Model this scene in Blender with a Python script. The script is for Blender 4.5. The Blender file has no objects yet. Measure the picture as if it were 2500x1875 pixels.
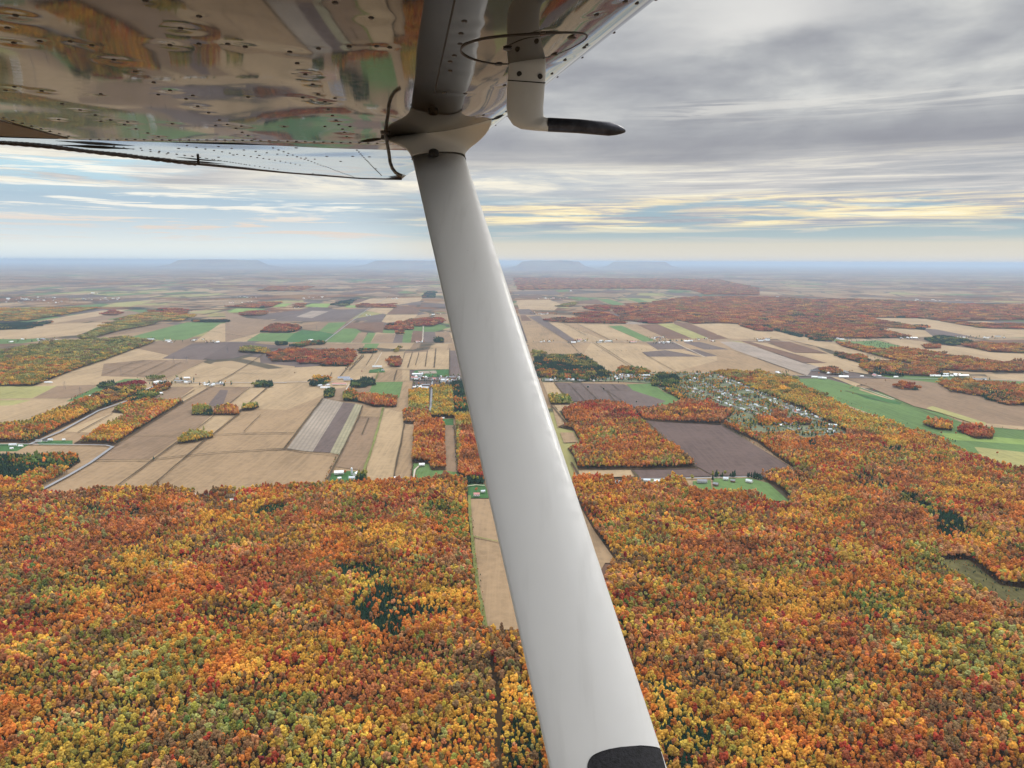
import bpy, bmesh, math, random
import numpy as np
from mathutils import Vector, Matrix, noise
SC = bpy.context.scene
COL = SC.collection
H = 550.0                      # height of the aircraft above the plain, metres
HAZE = 2.5e-5
# ------------------------------------------------------------------ camera
_p = math.radians(9.014); _r = math.radians(.23); FPX = 1888.0
CF = np.array([0, math.cos(_p), -math.sin(_p)])
_u = np.array([0, math.sin(_p), math.cos(_p)]); _x = np.array([1., 0, 0])
CR = _x*math.cos(_r)+_u*math.sin(_r); CU = _u*math.cos(_r)-_x*math.sin(_r)
cam = bpy.data.cameras.new('camera'); camo = bpy.data.objects.new('camera', cam); COL.objects.link(camo)
cam.lens = FPX/2500*36; cam.sensor_width = 36; cam.clip_start = .05; cam.clip_end = 400000
M4 = Matrix.Identity(4)
for i in range(3):
    M4[i][0] = CR[i]; M4[i][1] = CU[i]; M4[i][2] = -CF[i]
M4[2][3] = H
camo.matrix_world = M4
SC.camera = camo
# ------------------------------------------------------------------ view
SC.view_settings.view_transform = 'Standard'; SC.view_settings.look = 'None'
SC.view_settings.gamma = 1; SC.view_settings.exposure = 0.03
SC.cycles.max_bounces = 6; SC.cycles.volume_bounces = 2; SC.cycles.transparent_max_bounces = 8
SC.cycles.diffuse_bounces = 2; SC.cycles.glossy_bounces = 3
SC.cycles.use_denoising = True
SUN_EL, SUN_AZ = math.radians(40), math.radians(40)      # azimuth clockwise from +Y (straight ahead)
# ------------------------------------------------------------------ small node kit
class NT:
    def __init__(s, nt): s.nt = nt; s.n = nt.nodes; s.l = nt.links
    def add(s, t, **k):
        n = s.n.new(t)
        for a, b in k.items(): setattr(n, a, b)
        return n
    def put(s, sock, v):
        if isinstance(v, bpy.types.NodeSocket): s.l.new(v, sock)
        elif v is not None: sock.default_value = v
    def m(s, op, a, b=None, c=None, clamp=False):
        n = s.add('ShaderNodeMath', operation=op, use_clamp=clamp)
        for i, v in enumerate((a, b, c)):
            if v is not None: s.put(n.inputs[i], v)
        return n.outputs[0]
    def vm(s, op, a, b=None):
        n = s.add('ShaderNodeVectorMath', operation=op)
        s.put(n.inputs[0], a)
        if b is not None: s.put(n.inputs[1], b)
        return n.outputs[0]
    def comb(s, x, y, z=0.0):
        n = s.add('ShaderNodeCombineXYZ')
        for i, v in enumerate((x, y, z)): s.put(n.inputs[i], v)
        return n.outputs[0]
    def noise(s, vec, scale, det=4, rough=.55, dist=0.0, col=False):
        n = s.add('ShaderNodeTexNoise'); s.put(n.inputs['Vector'], vec)
        n.inputs['Scale'].default_value = scale; n.inputs['Detail'].default_value = det
        n.inputs['Roughness'].default_value = rough; n.inputs['Distortion'].default_value = dist
        return n.outputs['Color' if col else 'Fac']
    def sm(s, v, a, b, lo=0.0, hi=1.0):
        n = s.add('ShaderNodeMapRange', interpolation_type='SMOOTHSTEP')
        s.put(n.inputs['Value'], v); n.inputs['From Min'].default_value = a; n.inputs['From Max'].default_value = b
        n.inputs['To Min'].default_value = lo; n.inputs['To Max'].default_value = hi
        return n.outputs[0]
    def mix(s, f, a, b, mode='MIX'):
        n = s.add('ShaderNodeMix', data_type='RGBA', blend_type=mode)
        s.put(n.inputs[0], f)
        for sock, v in ((n.inputs[6], a), (n.inputs[7], b)):
            s.put(sock, (*v, 1) if isinstance(v, (tuple, list)) and len(v) == 3 else v)
        return n.outputs[2]
    def ramp(s, f, stops, ip='LINEAR'):
        n = s.add('ShaderNodeValToRGB'); e = n.color_ramp.elements; n.color_ramp.interpolation = ip
        while len(e) < len(stops): e.new(.5)
        for k, (p, c) in enumerate(stops):
            e[k].position = p; e[k].color = (*c, 1)
        s.put(n.inputs[0], f); return n.outputs[0]
    def gauss(s, x, c, w):          # bump centred at c with half width w
        d = s.m('DIVIDE', s.m('SUBTRACT', x, c), w)
        return s.m('POWER', 2.7183, s.m('MULTIPLY', s.m('MULTIPLY', d, d), -1.0))
def srgb(r, g, b):
    return tuple(((c/255)/12.92 if c <= 10 else ((c/255+.055)/1.055)**2.4) for c in (r, g, b))
# ------------------------------------------------------------------ sky: NISHITA seen through layers of cloud
W = bpy.data.worlds.new('World'); SC.world = W; W.use_nodes = True
W.node_tree.nodes.clear(); k = NT(W.node_tree)
sky = k.add('ShaderNodeTexSky', sky_type='NISHITA'); sky.sun_disc = False
sky.sun_elevation = SUN_EL; sky.sun_rotation = SUN_AZ; sky.dust_density = 2.5; sky.altitude = 550
BG = .10
d = k.add('ShaderNodeTexCoord').outputs['Generated']
sep = k.add('ShaderNodeSeparateXYZ'); k.put(sep.inputs[0], d)
dx, dy, dz = sep.outputs
el = k.m('MULTIPLY', k.m('ARCSINE', dz), 57.2958)
az = k.m('MULTIPLY', k.m('ARCTAN2', dx, dy), 57.2958)
# clouds lie in a high flat layer: project the view direction on it, so streaks crowd towards the horizon
inv = k.m('DIVIDE', 1.0, k.m('ADD', k.m('MAXIMUM', dz, 0.0), .035))
pl = k.comb(k.m('MULTIPLY', dx, inv), k.m('MULTIPLY', dy, inv), 0)
n1 = k.noise(k.vm('MULTIPLY', pl, (.85, .80, 1)), 1.0, 8, .58, .35)
n2 = k.noise(k.vm('ADD', k.vm('MULTIPLY', pl, (.30, .52, 1)), (5.3, 2.2, 0)), 1.0, 6, .58, .5)
ae = k.comb(az, el, 0)
n3 = k.noise(k.vm('MULTIPLY', ae, (.055, 1.25, 1)), 1.0, 8, .62, .55)      # long thin streaks
n5 = k.noise(k.vm('ADD', k.vm('MULTIPLY', ae, (.10, 2.4, 1)), (2.2, 7.1, 0)), 1.0, 8, .65, .6)
n4 = k.noise(k.vm('ADD', k.vm('MULTIPLY', ae, (.035, .55, 1)), (9.1, 3.7, 0)), 1.0, 6, .6, .5)
n6 = k.noise(k.vm('ADD', k.vm('MULTIPLY', ae, (.085, .21, 1)), (4.4, 1.9, 0)), 1.0, 7, .55, .25)
elw = k.m('ADD', el, k.m('MULTIPLY', k.m('SUBTRACT', n4, .5), 2.2))      # wavy elevation
S_ = 1/BG
def c(r, g, b, f=1.0): b = b-3 if b > r else b; return tuple(v*S_*f for v in srgb(r, g, b))
left = k.sm(az, -3, -13)
low = k.ramp(k.m('DIVIDE', el, 5.0), [(0, c(214, 208, 200)), (.10, c(216, 210, 196)), (.25, c(212, 208, 194)), (.36, c(176, 192, 198)), (.55, c(164, 186, 198)), (1, c(164, 190, 208))])
lowL = k.ramp(k.m('DIVIDE', el, 8.0), [(0, c(214, 224, 230)), (.12, c(222, 228, 228)), (.25, c(208, 220, 228)), (.5, c(178, 200, 218)), (.72, c(192, 222, 236)), (1, c(202, 226, 238))])
clear = k.mix(left, low, lowL)
clear = k.mix(k.sm(el, 9, 25), clear, sky.outputs[0])
grey = k.ramp(k.m('ADD', k.m('ADD', k.m('MULTIPLY', n1, .28), k.m('MULTIPLY', n2, .22)), k.m('MULTIPLY', n6, .5)), [(.34, c(146, 149, 158)), (.42, c(162, 164, 173)), (.49, c(180, 182, 188)), (.55, c(202, 203, 205)), (.61, c(226, 226, 222)), (.70, c(250, 248, 238))])
pale = k.ramp(k.m('ADD', k.m('MULTIPLY', n3, .55), k.m('MULTIPLY', n5, .45)), [(.34, c(168, 172, 182)), (.43, c(188, 189, 194)), (.50, c(208, 206, 204)), (.57, c(236, 231, 218)), (.65, c(255, 252, 236))])
# thin layers floating in the clear band: white and peach wisps, a glowing streak at the right
wsp = k.sm(n5, .50, .60)
wcol = k.mix(k.sm(el, 2.0, 4.0), c(228, 214, 202), c(255, 252, 240))
clear2 = k.mix(k.m('MULTIPLY', k.m('MULTIPLY', wsp, k.sm(el, .9, 2.0)), k.m('ADD', .35, k.m('MULTIPLY', left, .55))), clear, wcol)
band = k.m('MULTIPLY', k.m('MULTIPLY', k.sm(elw, 2.1, 2.9), k.sm(elw, 5.2, 4.2)), k.sm(az, -14, 0))
glow = k.ramp(n5, [(.38, c(164, 170, 184)), (.46, c(196, 194, 194)), (.52, c(238, 224, 192)), (.58, c(255, 240, 196)), (.66, c(255, 250, 220))])
w1 = k.mix(k.m('MULTIPLY', band, k.sm(n3, .40, .50)), clear2, glow)
# the deck: pale and streaky below seven degrees, grey and lumpy above
gc = k.mix(k.sm(elw, 8.2, 6.2), grey, pale)
mass = k.m('MULTIPLY', k.gauss(elw, 5.4, 1.2), k.m('MULTIPLY', k.sm(az, -22, -14), k.sm(az, 14, 2)))
n7 = k.noise(k.vm('ADD', k.vm('MULTIPLY', ae, (.075, .62, 1)), (1.4, 6.9, 0)), 1.0, 7, .62, .35)
gc = k.mix(k.m('MULTIPLY', mass, .85), gc, k.mix(k.sm(n7, .40, .56), c(188, 196, 206), c(255, 248, 228)))
dk = k.m('MULTIPLY', k.gauss(elw, 8.0, 1.1), k.sm(az, -10, 2))
gc = k.mix(k.m('MULTIPLY', dk, .62), gc, c(148, 149, 160))
lt = k.m('MULTIPLY', k.gauss(elw, 10.1, .55), k.sm(az, 6, 14))
gc = k.mix(k.m('MULTIPLY', k.m('MULTIPLY', lt, k.sm(n5, .40, .56)), .65), gc, c(226, 224, 218))
gap = k.m('MULTIPLY', k.gauss(az, 17.0, 6.0), k.sm(k.m('ADD', k.m('ADD', el, k.m('MULTIPLY', az, -.10)), k.m('MULTIPLY', k.m('SUBTRACT', n1, .5), 3.0)), 12.2, 13.6))
gc = k.mix(k.m('MULTIPLY', gap, .9), gc, k.mix(k.sm(n2, .42, .56), c(224, 223, 220), c(255, 252, 242)))
cover = k.sm(elw, 3.7, 4.9)
hb = k.m('ADD', az, k.m('MULTIPLY', k.m('SUBTRACT', n1, .5), 22))
hole = k.m('MULTIPLY', k.m('MULTIPLY', k.sm(k.m('ADD', hb, k.m('MULTIPLY', el, -1.0)), -27, -33), k.sm(elw, 7.3, 6.5)), k.sm(n3, .60, .50))
cover = k.m('MULTIPLY', cover, k.m('SUBTRACT', 1.0, hole))
out = k.mix(cover, w1, gc)
# the layer is thinner and brighter overhead
up = k.m('ADD', k.m('MULTIPLY', k.sm(el, 0, 3, 1, 0), .1), k.m('ADD', 1.0, k.m('MULTIPLY', k.sm(el, 22, 58), 3.7)))
out = k.vm('MULTIPLY', out, k.comb(up, up, up))
bg = k.add('ShaderNodeBackground'); bg.inputs['Strength'].default_value = BG; k.put(bg.inputs['Color'], out)
k.l.new(bg.outputs[0], k.add('ShaderNodeOutputWorld').inputs['Surface'])
W.cycles.sampling_method = 'MANUAL'; W.cycles.sample_map_resolution = 512
# ------------------------------------------------------------------ sun behind thin cloud
sl = bpy.data.lights.new('sun', 'SUN'); sl.energy = 1.15; sl.angle = math.radians(16); sl.color = (1.0, .95, .86)
so = bpy.data.objects.new('sun', sl); COL.objects.link(so); so.location = (0, 0, 700)
sdir = Vector((math.sin(SUN_AZ)*math.cos(SUN_EL), math.cos(SUN_AZ)*math.cos(SUN_EL), math.sin(SUN_EL)))
so.rotation_euler = sdir.to_track_quat('Z', 'Y').to_euler()

# ------------------------------------------------------------------ helpers
def ray(x, y): return CF+(x-1250)/FPX*CR+(937.5-y)/FPX*CU
def G(x, y, z=0.0):                     # photograph pixel -> point of the plain
    d = ray(x, y); q = (H-z)/max(1e-4, -d[2]); return np.array([d[0]*q, d[1]*q, z])
def proj(P):                            # (n,3) -> pixel
    v = np.asarray(P, float)-np.array([0, 0, H]); w = v@CF
    return np.stack([1250+FPX*(v@CR)/w, 937.5-FPX*(v@CU)/w], -1)
def tag(o, label=None, cat=None, group=None, kind=None):
    for a, b in (('label', label), ('category', cat), ('group', group), ('kind', kind)):
        if b: o[a] = b
    return o
def mesh(name, verts, faces, mats=None, parent=None, fm=None, smooth=False, link=True):
    me = bpy.data.meshes.new(name); me.from_pydata([tuple(map(float, v)) for v in verts], [], [tuple(map(int, q)) for q in faces])
    for m in (mats if isinstance(mats, (list, tuple)) else [mats]):
        if m: me.materials.append(m)
    if fm is not None: me.polygons.foreach_set('material_index', list(map(int, fm)))
    if smooth: me.polygons.foreach_set('use_smooth', [True]*len(me.polygons))
    me.update()
    if not link: return me
    o = bpy.data.objects.new(name, me); COL.objects.link(o)
    if parent: o.parent = parent
    return o
def mat(name, base, rough=.6, metal=0.0, ior=1.45, bump=None, nz=None):
    m = bpy.data.materials.new(name); m.use_nodes = True; q = NT(m.node_tree)
    b = m.node_tree.nodes['Principled BSDF']
    b.inputs['Roughness'].default_value = rough; b.inputs['Metallic'].default_value = metal; b.inputs['IOR'].default_value = ior
    b.inputs['Base Color'].default_value = (*base, 1)
    if nz or bump: co = q.add('ShaderNodeTexCoord').outputs['Object']
    if nz:                              # (scale, amount)
        n = q.noise(co, nz[0], 5, .6)
        q.put(b.inputs['Base Color'], q.mix(q.sm(n, .3, .7), tuple(v*(1-nz[1]) for v in base), tuple(min(1, v*(1+nz[1])) for v in base)))
    if bump:
        bn = q.add('ShaderNodeBump'); bn.inputs['Distance'].default_value = bump[1]; q.put(bn.inputs['Height'], q.noise(co, bump[0], 4, .5)); q.put(b.inputs['Normal'], bn.outputs[0])
    return m
# ================================================================== THE AIRCRAFT (frame: t forward, s along the wing, z up, origin at the eye)
_a = math.radians(-11.4)
AS = np.array([math.sin(_a), math.cos(_a), 0]); AF = np.array([math.cos(_a), -math.sin(_a), 0]); AZ = np.array([0, 0, 1.])
def L(t, s, z): return AF*t+AS*s+AZ*z
LE = .663                               # leading edge, metres ahead of the eye
S0 = 3.78; Z0 = .40+.03*S0; K1 = .07
def wz(s): return np.where(np.asarray(s) <= S0, .40+.03*np.asarray(s), Z0+K1*(np.asarray(s)-S0))
def inb(x, y, h=.40, kk=.03):
    d = ray(x, y); q = h/(d[2]-kk*(d@AS)); return np.array([d@AF, d@AS, d[2]])*q
def outb(x, y): return inb(x, y, Z0-K1*S0, K1)
def CA(x, y): return x/2.212, y/2.212
def CB(x, y): return 800+x/2.458, y/2.458
air = bpy.data.objects.new('airplane', None); COL.objects.link(air); air.location = (0, 0, H)
tag(air, 'white high-wing airplane whose wing, strut and pitot tube frame the view from its window', 'airplane')
def metal_mat(name, base, rough, ior, coat=0, dirt=.12):
    m = bpy.data.materials.new(name); m.use_nodes = True; q = NT(m.node_tree); b = m.node_tree.nodes['Principled BSDF']
    co = q.add('ShaderNodeTexCoord').outputs['Object']
    n = q.noise(co, 2.3, 6, .65); n_ = q.noise(co, 38, 3, .6)
    f = q.m('ADD', q.m('MULTIPLY', n, .75), q.m('MULTIPLY', n_, .25))
    q.put(b.inputs['Base Color'], q.mix(q.sm(f, .35, .65), tuple(v*(1-dirt) for v in base), tuple(v*(1+dirt*.4) for v in base)))
    q.put(b.inputs['Roughness'], q.sm(n_, .3, .8, rough, rough*1.9))
    b.inputs['IOR'].default_value = ior; b.inputs['Coat Weight'].default_value = coat; b.inputs['Coat Roughness'].default_value = .03
    if name == 'white_gloss_paint':     # insect specks and faint streaks of grime
        v = q.add('ShaderNodeTexVoronoi'); q.put(v.inputs['Vector'], co); v.inputs['Scale'].default_value = 26
        sp = q.m('MULTIPLY', q.sm(v.outputs['Distance'], .060, .035), q.sm(q.noise(co, 9.0, 2, .5), .60, .64))
        st = q.m('MULTIPLY', q.sm(q.noise(q.vm('MULTIPLY', co, (26, 3, 3)), 1.0, 4, .6), .5, .75), .10)
        base_ = b.inputs['Base Color'].links[0].from_socket
        q.put(b.inputs['Base Color'], q.mix(q.m('MAXIMUM', q.m('MULTIPLY', sp, .7), st), base_, (.16, .14, .11)))
    return m
M_skin = metal_mat('glossy_underside_shade', (.028, .018, .008), .03, 1.40, 0, .3)  # white paint underneath; its shade is put into the dark brown base
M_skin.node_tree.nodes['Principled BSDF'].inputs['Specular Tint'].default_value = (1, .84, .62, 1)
M_white = metal_mat('white_gloss_paint', (.72, .715, .70), .42, 1.45, .15, .015)
M_rivet = mat('dark_rivet', (.035, .028, .025), .35)
M_tape = mat('black_abrasion_tape', (.012, .012, .016), .75, nz=(160, .7), bump=(350, .0012))
M_probe = mat('burnt_probe_metal', (.055, .055, .065), .33, .7, nz=(30, .4))
M_tube = mat('grimy_tube', (.20, .18, .165), .4, .4, nz=(40, .4))
M_gap = mat('dark_seam', (.022, .018, .015), .7)
M_edge = mat('painted_edge_shade', (.05, .03, .028), .5, nz=(20, .3))  # shadow along the trailing edge, put into a dark brown colour
M_cuff = metal_mat('cuff_paint', (.56, .53, .48), .3, 1.45, .1, .04)
def lmesh(name, tsz, faces, mats, parent=air, **kw):
    tsz = np.asarray(tsz, float); return mesh(name, tsz[:, :1]*AF+tsz[:, 1:2]*AS+tsz[:, 2:]*AZ, faces, mats, parent, **kw)
def loft(name, rings, mt, parent, smooth=True, caps=True):
    n = len(rings[0]); V = [v for r_ in rings for v in r_]; Fc = gl(len(rings), n)
    if caps: Fc += [list(range(n))[::-1], [(len(rings)-1)*n+j for j in range(n)]]
    return lmesh(name, V, Fc, mt, parent, smooth=smooth)
# rivet rows read from the underside (spots on the real surface)
riv = []
for x, y in [(85,85),(40,150),(215,225),(75,235),(380,228),(495,250),(615,330),(730,390),(830,447),(918,252),(1075,243),(1230,243),(1325,258),(1720,262),(2105,257),
    (1565,283),(1605,343),(1075,92),(975,160),(785,8),(1810,18),(2005,100),(30,490),(78,472),(225,495),(545,510),(855,515),(918,493),(1042,522),(1340,530),(1635,530),
    (1720,510),(1810,530),(1755,550),(1772,588),(1795,622),(1815,650),(1830,675),(1850,700),(1860,718),(1873,740),(335,560),(433,595),(515,623),(597,650),
    (690,662),(735,698),(798,720),(855,740),(915,760),(1005,540),(1068,580),(1127,613),(1185,650),(1228,673),(1275,693),(1307,715),(1340,735),(1375,755),
    (1165,680),(1305,683),(1535,685),(1690,458),(1650,405),(1755,685),(1890,685),(930,672),(545,657),(672,675),(318,648),(1885,250),(2035,250)]:
    riv.append((*inb(*CA(x, y))[:2], .0062))
for x, y in [(820,135),(800,208),(795,270),(760,340),(735,375),(1990,40),(1780,118),(1610,163),(1535,403),(1420,455),(1290,218),(825,565),(735,430),(1060,535),(935,715),(700,560)]:
    riv.append((*inb(*CB(x, y))[:2], .00621))
for i in range(9): riv.append((LE-.035, 1.35+.27*i, .005)); riv.append((LE-.12, 1.5+.33*i, .005))
jr = [inb(*CA(500+48*i, 757+.6*i+ (0 if i > 3 else 2)))[:2] for i in range(34)]
for q in jr: riv.append((q[0], q[1]-.03, .0068))
for i in range(8):
    q = inb(*CA(20+50*i, 640+13.5*i))[:2]; riv.append((q[0], q[1], .006))
RV = np.array(riv); rng = np.random.default_rng(5)
def wav(t, s):                          # oil-canning of thin sheet between ribs
    z = np.zeros_like(t); rr = np.random.default_rng(11)
    for i in range(26):
        fr = rr.uniform(3, 12); th = rr.normal(0, .55) if i % 2 else rr.uniform(0, 3.14); ph = rr.uniform(0, 6.28)
        z += np.sin(fr*(t*math.cos(th)+.75*s*math.sin(th))+ph+1.2*np.sin(3.1*s+2.3*t+i))*(.0026/fr)
    return z
def dimples(t, s):
    z = np.zeros_like(t)
    for i_, (a, b, c_) in enumerate(riv):
        d2 = ((t-a)**2+(s-b)**2); m = d2 < .012
        z[m] += (.0008 if (c_ > .0062 or c_ > .006 and i_ % 3 == 0) else .0002)*np.exp(-d2[m]/(2*(.024 if i_ % 3 == 0 else .015)**2))
    return z
def leading(u):                         # rise of the lower skin towards the nose, u = distance aft of the leading edge
    w = np.clip((.34-u)/.34, 0, 1); return .15*(1-np.sqrt(np.clip(1-w**1.6, 0, 1)))

us = np.concatenate([.34*(np.linspace(0, 1, 42)**1.7), np.arange(.35, 1.90, .0105)])
def te_in(s): return np.full_like(s, -1.22)
ss = np.concatenate([np.linspace(-.6, 1.15, 8), np.arange(1.17, S0+.001, .0105), [S0]])
SSg, UUg = np.meshgrid(ss, us, indexing='ij')
TT = LE-UUg; TT = np.maximum(TT, -1.235)
ZZ = .40+.03*SSg+leading(UUg)+(wav(TT, SSg)+dimples(TT, SSg))*np.clip((UUg-.02)/.15, 0, 1)
def gl(ni, n): return [[i*n+j, i*n+(j+1) % n, (i+1)*n+(j+1) % n, (i+1)*n+j] for i in range(ni-1) for j in range(n)]
def gridfaces(ni, nj, flip=False, off=0):
    i, j = np.meshgrid(np.arange(ni-1), np.arange(nj-1), indexing='ij'); a = (i*nj+j).ravel()+off
    q = np.stack([a, a+1, a+nj+1, a+nj], -1); return q[:, ::-1] if flip else q
vs = np.stack([TT.ravel(), SSg.ravel(), ZZ.ravel()], -1).tolist(); fc = gridfaces(*TT.shape).tolist(); fm = [0]*len(fc)
# upper skin closes the wing: nose, top, blunt trailing edge
nb = len(vs); prof = [(LE+.002, .16), (LE-.01, .178), (LE-.08, .198), (LE-.4, .215), (-.4, .17), (-1.235, .03)]
s2 = [-.6, 1.2, S0]
for s in s2:
    vs.append([LE, s, float(wz(s))+.15]); 
    for t, z in prof: vs.append([t, s, float(wz(s))+z])
    vs.append([-1.235, s, float(wz(s))])
m_ = len(prof)+2
for i in range(2):
    for j in range(m_-1): fc.append([nb+i*m_+j, nb+i*m_+j+1, nb+(i+1)*m_+j+1, nb+(i+1)*m_+j]); fm.append(1)
for i in (0, 2): fc.append([nb+i*m_+j for j in range(m_)]); fm.append(1)
wing = lmesh('wing', vs, fc, [M_skin, M_white], fm=fm); wing.data.polygons.foreach_set('use_smooth', [f < 1 for f in fm])
V, Fc = [], []
for s in (-7.2, -4.0, -.62):
    w_ = 0.0 if s > -5 else .35
    for t, z in [(LE-w_*.2, .09), (LE-.1, .18), (LE-.5, .21), (-1.235+w_, .03), (-1.235+w_, 0), (LE-.28-w_*.2, 0), (LE-.06-w_*.2, .035)]: V.append([t, s, .40-.018-.03*(s+.62)+z])
lmesh('unseen_far_wing', V, gl(3, 7)+[list(range(7)), [14+i for i in range(7)][::-1]], M_white, wing)  # opposite wing, out of view, added to block overhead light on the strut
# rivet heads: one mesh of surface detail
def domes(lst, zf, nseg=8):
    V, Fc = [], []
    for t, s, r in lst:
        o = len(V); z = zf(t, s)
        for ring, (rr_, dz_) in enumerate(((1.0, .001), (1.0, -.0006), (.6, -.0022))):
            for j in range(nseg):
                a = 6.2832*j/nseg; V.append([t+r*rr_*math.cos(a), s+r*rr_*math.sin(a), z+dz_])
        for q in range(2):
            for j in range(nseg): Fc.append([o+q*nseg+j, o+q*nseg+(j+1) % nseg, o+(q+1)*nseg+(j+1) % nseg, o+(q+1)*nseg+j])
        Fc.append([o+2*nseg+j for j in range(nseg)])
    return V, Fc
def add_domes(o, V, Fc):                # rivet heads become part of the skin's own mesh
    me = o.data; bm = bmesh.new(); bm.from_mesh(me); me.materials.append(M_rivet); mi = len(me.materials)-1
    vv = [bm.verts.new(tuple(AF*v[0]+AS*v[1]+AZ*v[2])) for v in V]
    for f_ in Fc:
        q = bm.faces.new([vv[i] for i in f_]); q.material_index = mi
    bm.to_mesh(me); bm.free()
def zin(t, s):
    u = LE-t; a = np.array([t]); b = np.array([s])
    return float(.40+.03*s+leading(np.array([u]))[0]+(wav(a, b)+dimples(a, b))[0]*min(1, max(0, (u-.02)/.15)))
add_domes(wing, *domes(riv, zin))
pa, pb = inb(*CB(770, -30)), inb(*CB(640, 560)); V, Fc = [], []
for i in range(13):
    q = pa+(pb-pa)*i/12; z = zin(q[0], q[1])
    V += [[q[0]-.0016, q[1], z+.001], [q[0]-.0016, q[1], z-.0012], [q[0]+.0016, q[1], z-.0012], [q[0]+.0016, q[1], z+.001]]
lmesh('skin_lap_seam', V, gl(13, 4)+[[0, 1, 2, 3], [51, 50, 49, 48]], M_gap, wing)
# ---- outer tapered panel
te = [outb(*CA(*q))[:2] for q in [(-120, 758), (0,768),(280,792),(530,822),(800,853),(1060,885),(1300,908),(1530,930),(1950,963),(2170,968)]]
te = np.array(te)
N_s = 150
def outline(s):                         # trailing and leading t for a station
    return np.interp(s, te[:, 1], te[:, 0]), np.interp(s, [S0, 7.0, 8.6, 8.95], [LE, LE, LE, .663])
so_ = np.concatenate([np.linspace(S0, 7.5, 110), np.linspace(7.5, te[:-1, 1].max()-.002, 40)[1:]])
nu = 90; VV = []
for s in so_:
    t0, t1 = outline(s)
    tq = max(t1-t0, .03); u = np.concatenate([np.linspace(0, min(.28, tq*.6), 14), np.linspace(min(.28, tq*.6), tq, nu-13)[1:]]); t = t1-u
    sa = np.full_like(t, s); z = wz(sa)+leading(u)+wav(t*1.3+3, sa*1.1)*.55*np.clip(u/.2, 0, 1)
    VV.append(np.stack([t, sa, z], -1))
VV = np.array(VV); vs = VV.reshape(-1, 3).tolist(); fc = gridfaces(*VV.shape[:2]).tolist(); fm = [0]*len(fc)
nb = len(vs); npn = VV.shape[1]
for i, s in enumerate(so_):            # upper skin
    t0, t1 = outline(s); zb = float(wz(s)); tp = max(.25, 1-(s-S0)/9)
    for t, z in ((t1, .15), (t1-.02, .17), (t1-.1, .185), ((t0+t1)/2, .17*tp), (t0, .026), (t0, 0)): vs.append([t, s, zb+z])
for i in range(len(so_)-1):
    for j in range(5):
        fc.append([nb+i*6+j, nb+i*6+j+1, nb+(i+1)*6+j+1, nb+(i+1)*6+j]); fm.append(2 if j == 4 else 1)
for i in (0, len(so_)-1): fc.append([nb+i*6+j for j in range(6)]); fm.append(1)
tip = lmesh('wing_tip_panel', vs, fc, [M_skin, M_white, M_edge], wing, fm=fm); tip.data.polygons.foreach_set('use_smooth', [f < 1 for f in fm])
rv2 = []
def line2(p, q, n, r=.006):
    a, b = outb(*CA(*p))[:2], outb(*CA(*q))[:2]
    for i in range(n): rv2.append((*(a+(b-a)*i/(n-1)), r))
line2((1475,800),(1910,955),30); line2((1905,790),(2060,948),26); line2((1010,785),(1620,890),18); line2((760,800),(1330,890),16); line2((860,818),(1500,915),20)
line2((1180,790),(1700,860),10); line2((560,782),(900,830),8)
for q in [(685,803),(965,800),(1400,838),(1765,845),(1905,845),(2030,910),(1995,848),(1840,872),(1690,935),(1600,800),(1260,835),(1180,850)]: rv2.append((*outb(*CA(*q))[:2], .0085))
def zout(t, s):
    a = np.array([t*1.3+3]); b = np.array([s*1.1]); return float(wz(s)+wav(a, b)[0]*.55)
add_domes(tip, *domes(rv2, zout, 6))
def box(c, dt, ds, dz, V, Fc):
    o = len(V)
    for a in (-1, 1):
        for b in (-1, 1):
            for e in (-1, 1): V.append([c[0]+a*dt/2, c[1]+b*ds/2, c[2]+e*dz/2])
    for q in ((0,1,3,2),(4,6,7,5),(0,4,5,1),(2,3,7,6),(0,2,6,4),(1,5,7,3)): Fc.append([o+i for i in q])
# corrugated aileron trailing strip: a bead every few centimetres
V, Fc = [], []
seg = np.linspace(0, 1, 46)
P0 = np.interp(seg, np.linspace(0, 1, 6), te[:6, 0]); P1 = np.interp(seg, np.linspace(0, 1, 6), te[:6, 1])
for i in range(45):
    zt = float(wz(P1[i])); w = .5+.5*(i % 2)
    a = np.array([P0[i], P1[i]]); b = np.array([P0[i+1], P1[i+1]]); d_ = (b-a); nrm = np.array([-d_[1], d_[0]]); nrm /= np.linalg.norm(nrm)
    if nrm[0] > 0: nrm = -nrm
    o = len(V); e = .012+.012*(i % 2)
    for q, off in ((a, 0), (b, 0), (b, e), (a, e)):
        for z in (-.008, .028): V.append([*(q+nrm*off), zt+z])
    for q in ((0,2,3,1),(2,4,5,3),(4,6,7,5),(6,0,1,7),(1,3,5,7),(0,6,4,2)): Fc.append([o+j for j in q])
ail = lmesh('aileron_edge', V, Fc, M_edge, wing)
V, Fc = [], []
for i in range(23):
    j = i*2; z = float(wz(P1[j])); box((P0[j]+.03, P1[j], z-.004), .05, .02, .006, V, Fc)

# shade in the gap where the inner panel ends, painted as a brown sheet
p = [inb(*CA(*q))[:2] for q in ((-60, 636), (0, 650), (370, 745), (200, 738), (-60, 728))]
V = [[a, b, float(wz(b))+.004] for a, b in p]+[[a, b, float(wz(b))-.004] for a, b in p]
lmesh('flap_gap_shade', V, [range(5), range(9, 4, -1)]+[[i, (i+1) % 5, 5+(i+1) % 5, 5+i] for i in range(5)], mat('painted_gap_shade', (.09, .06, .04), .5), wing)
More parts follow.
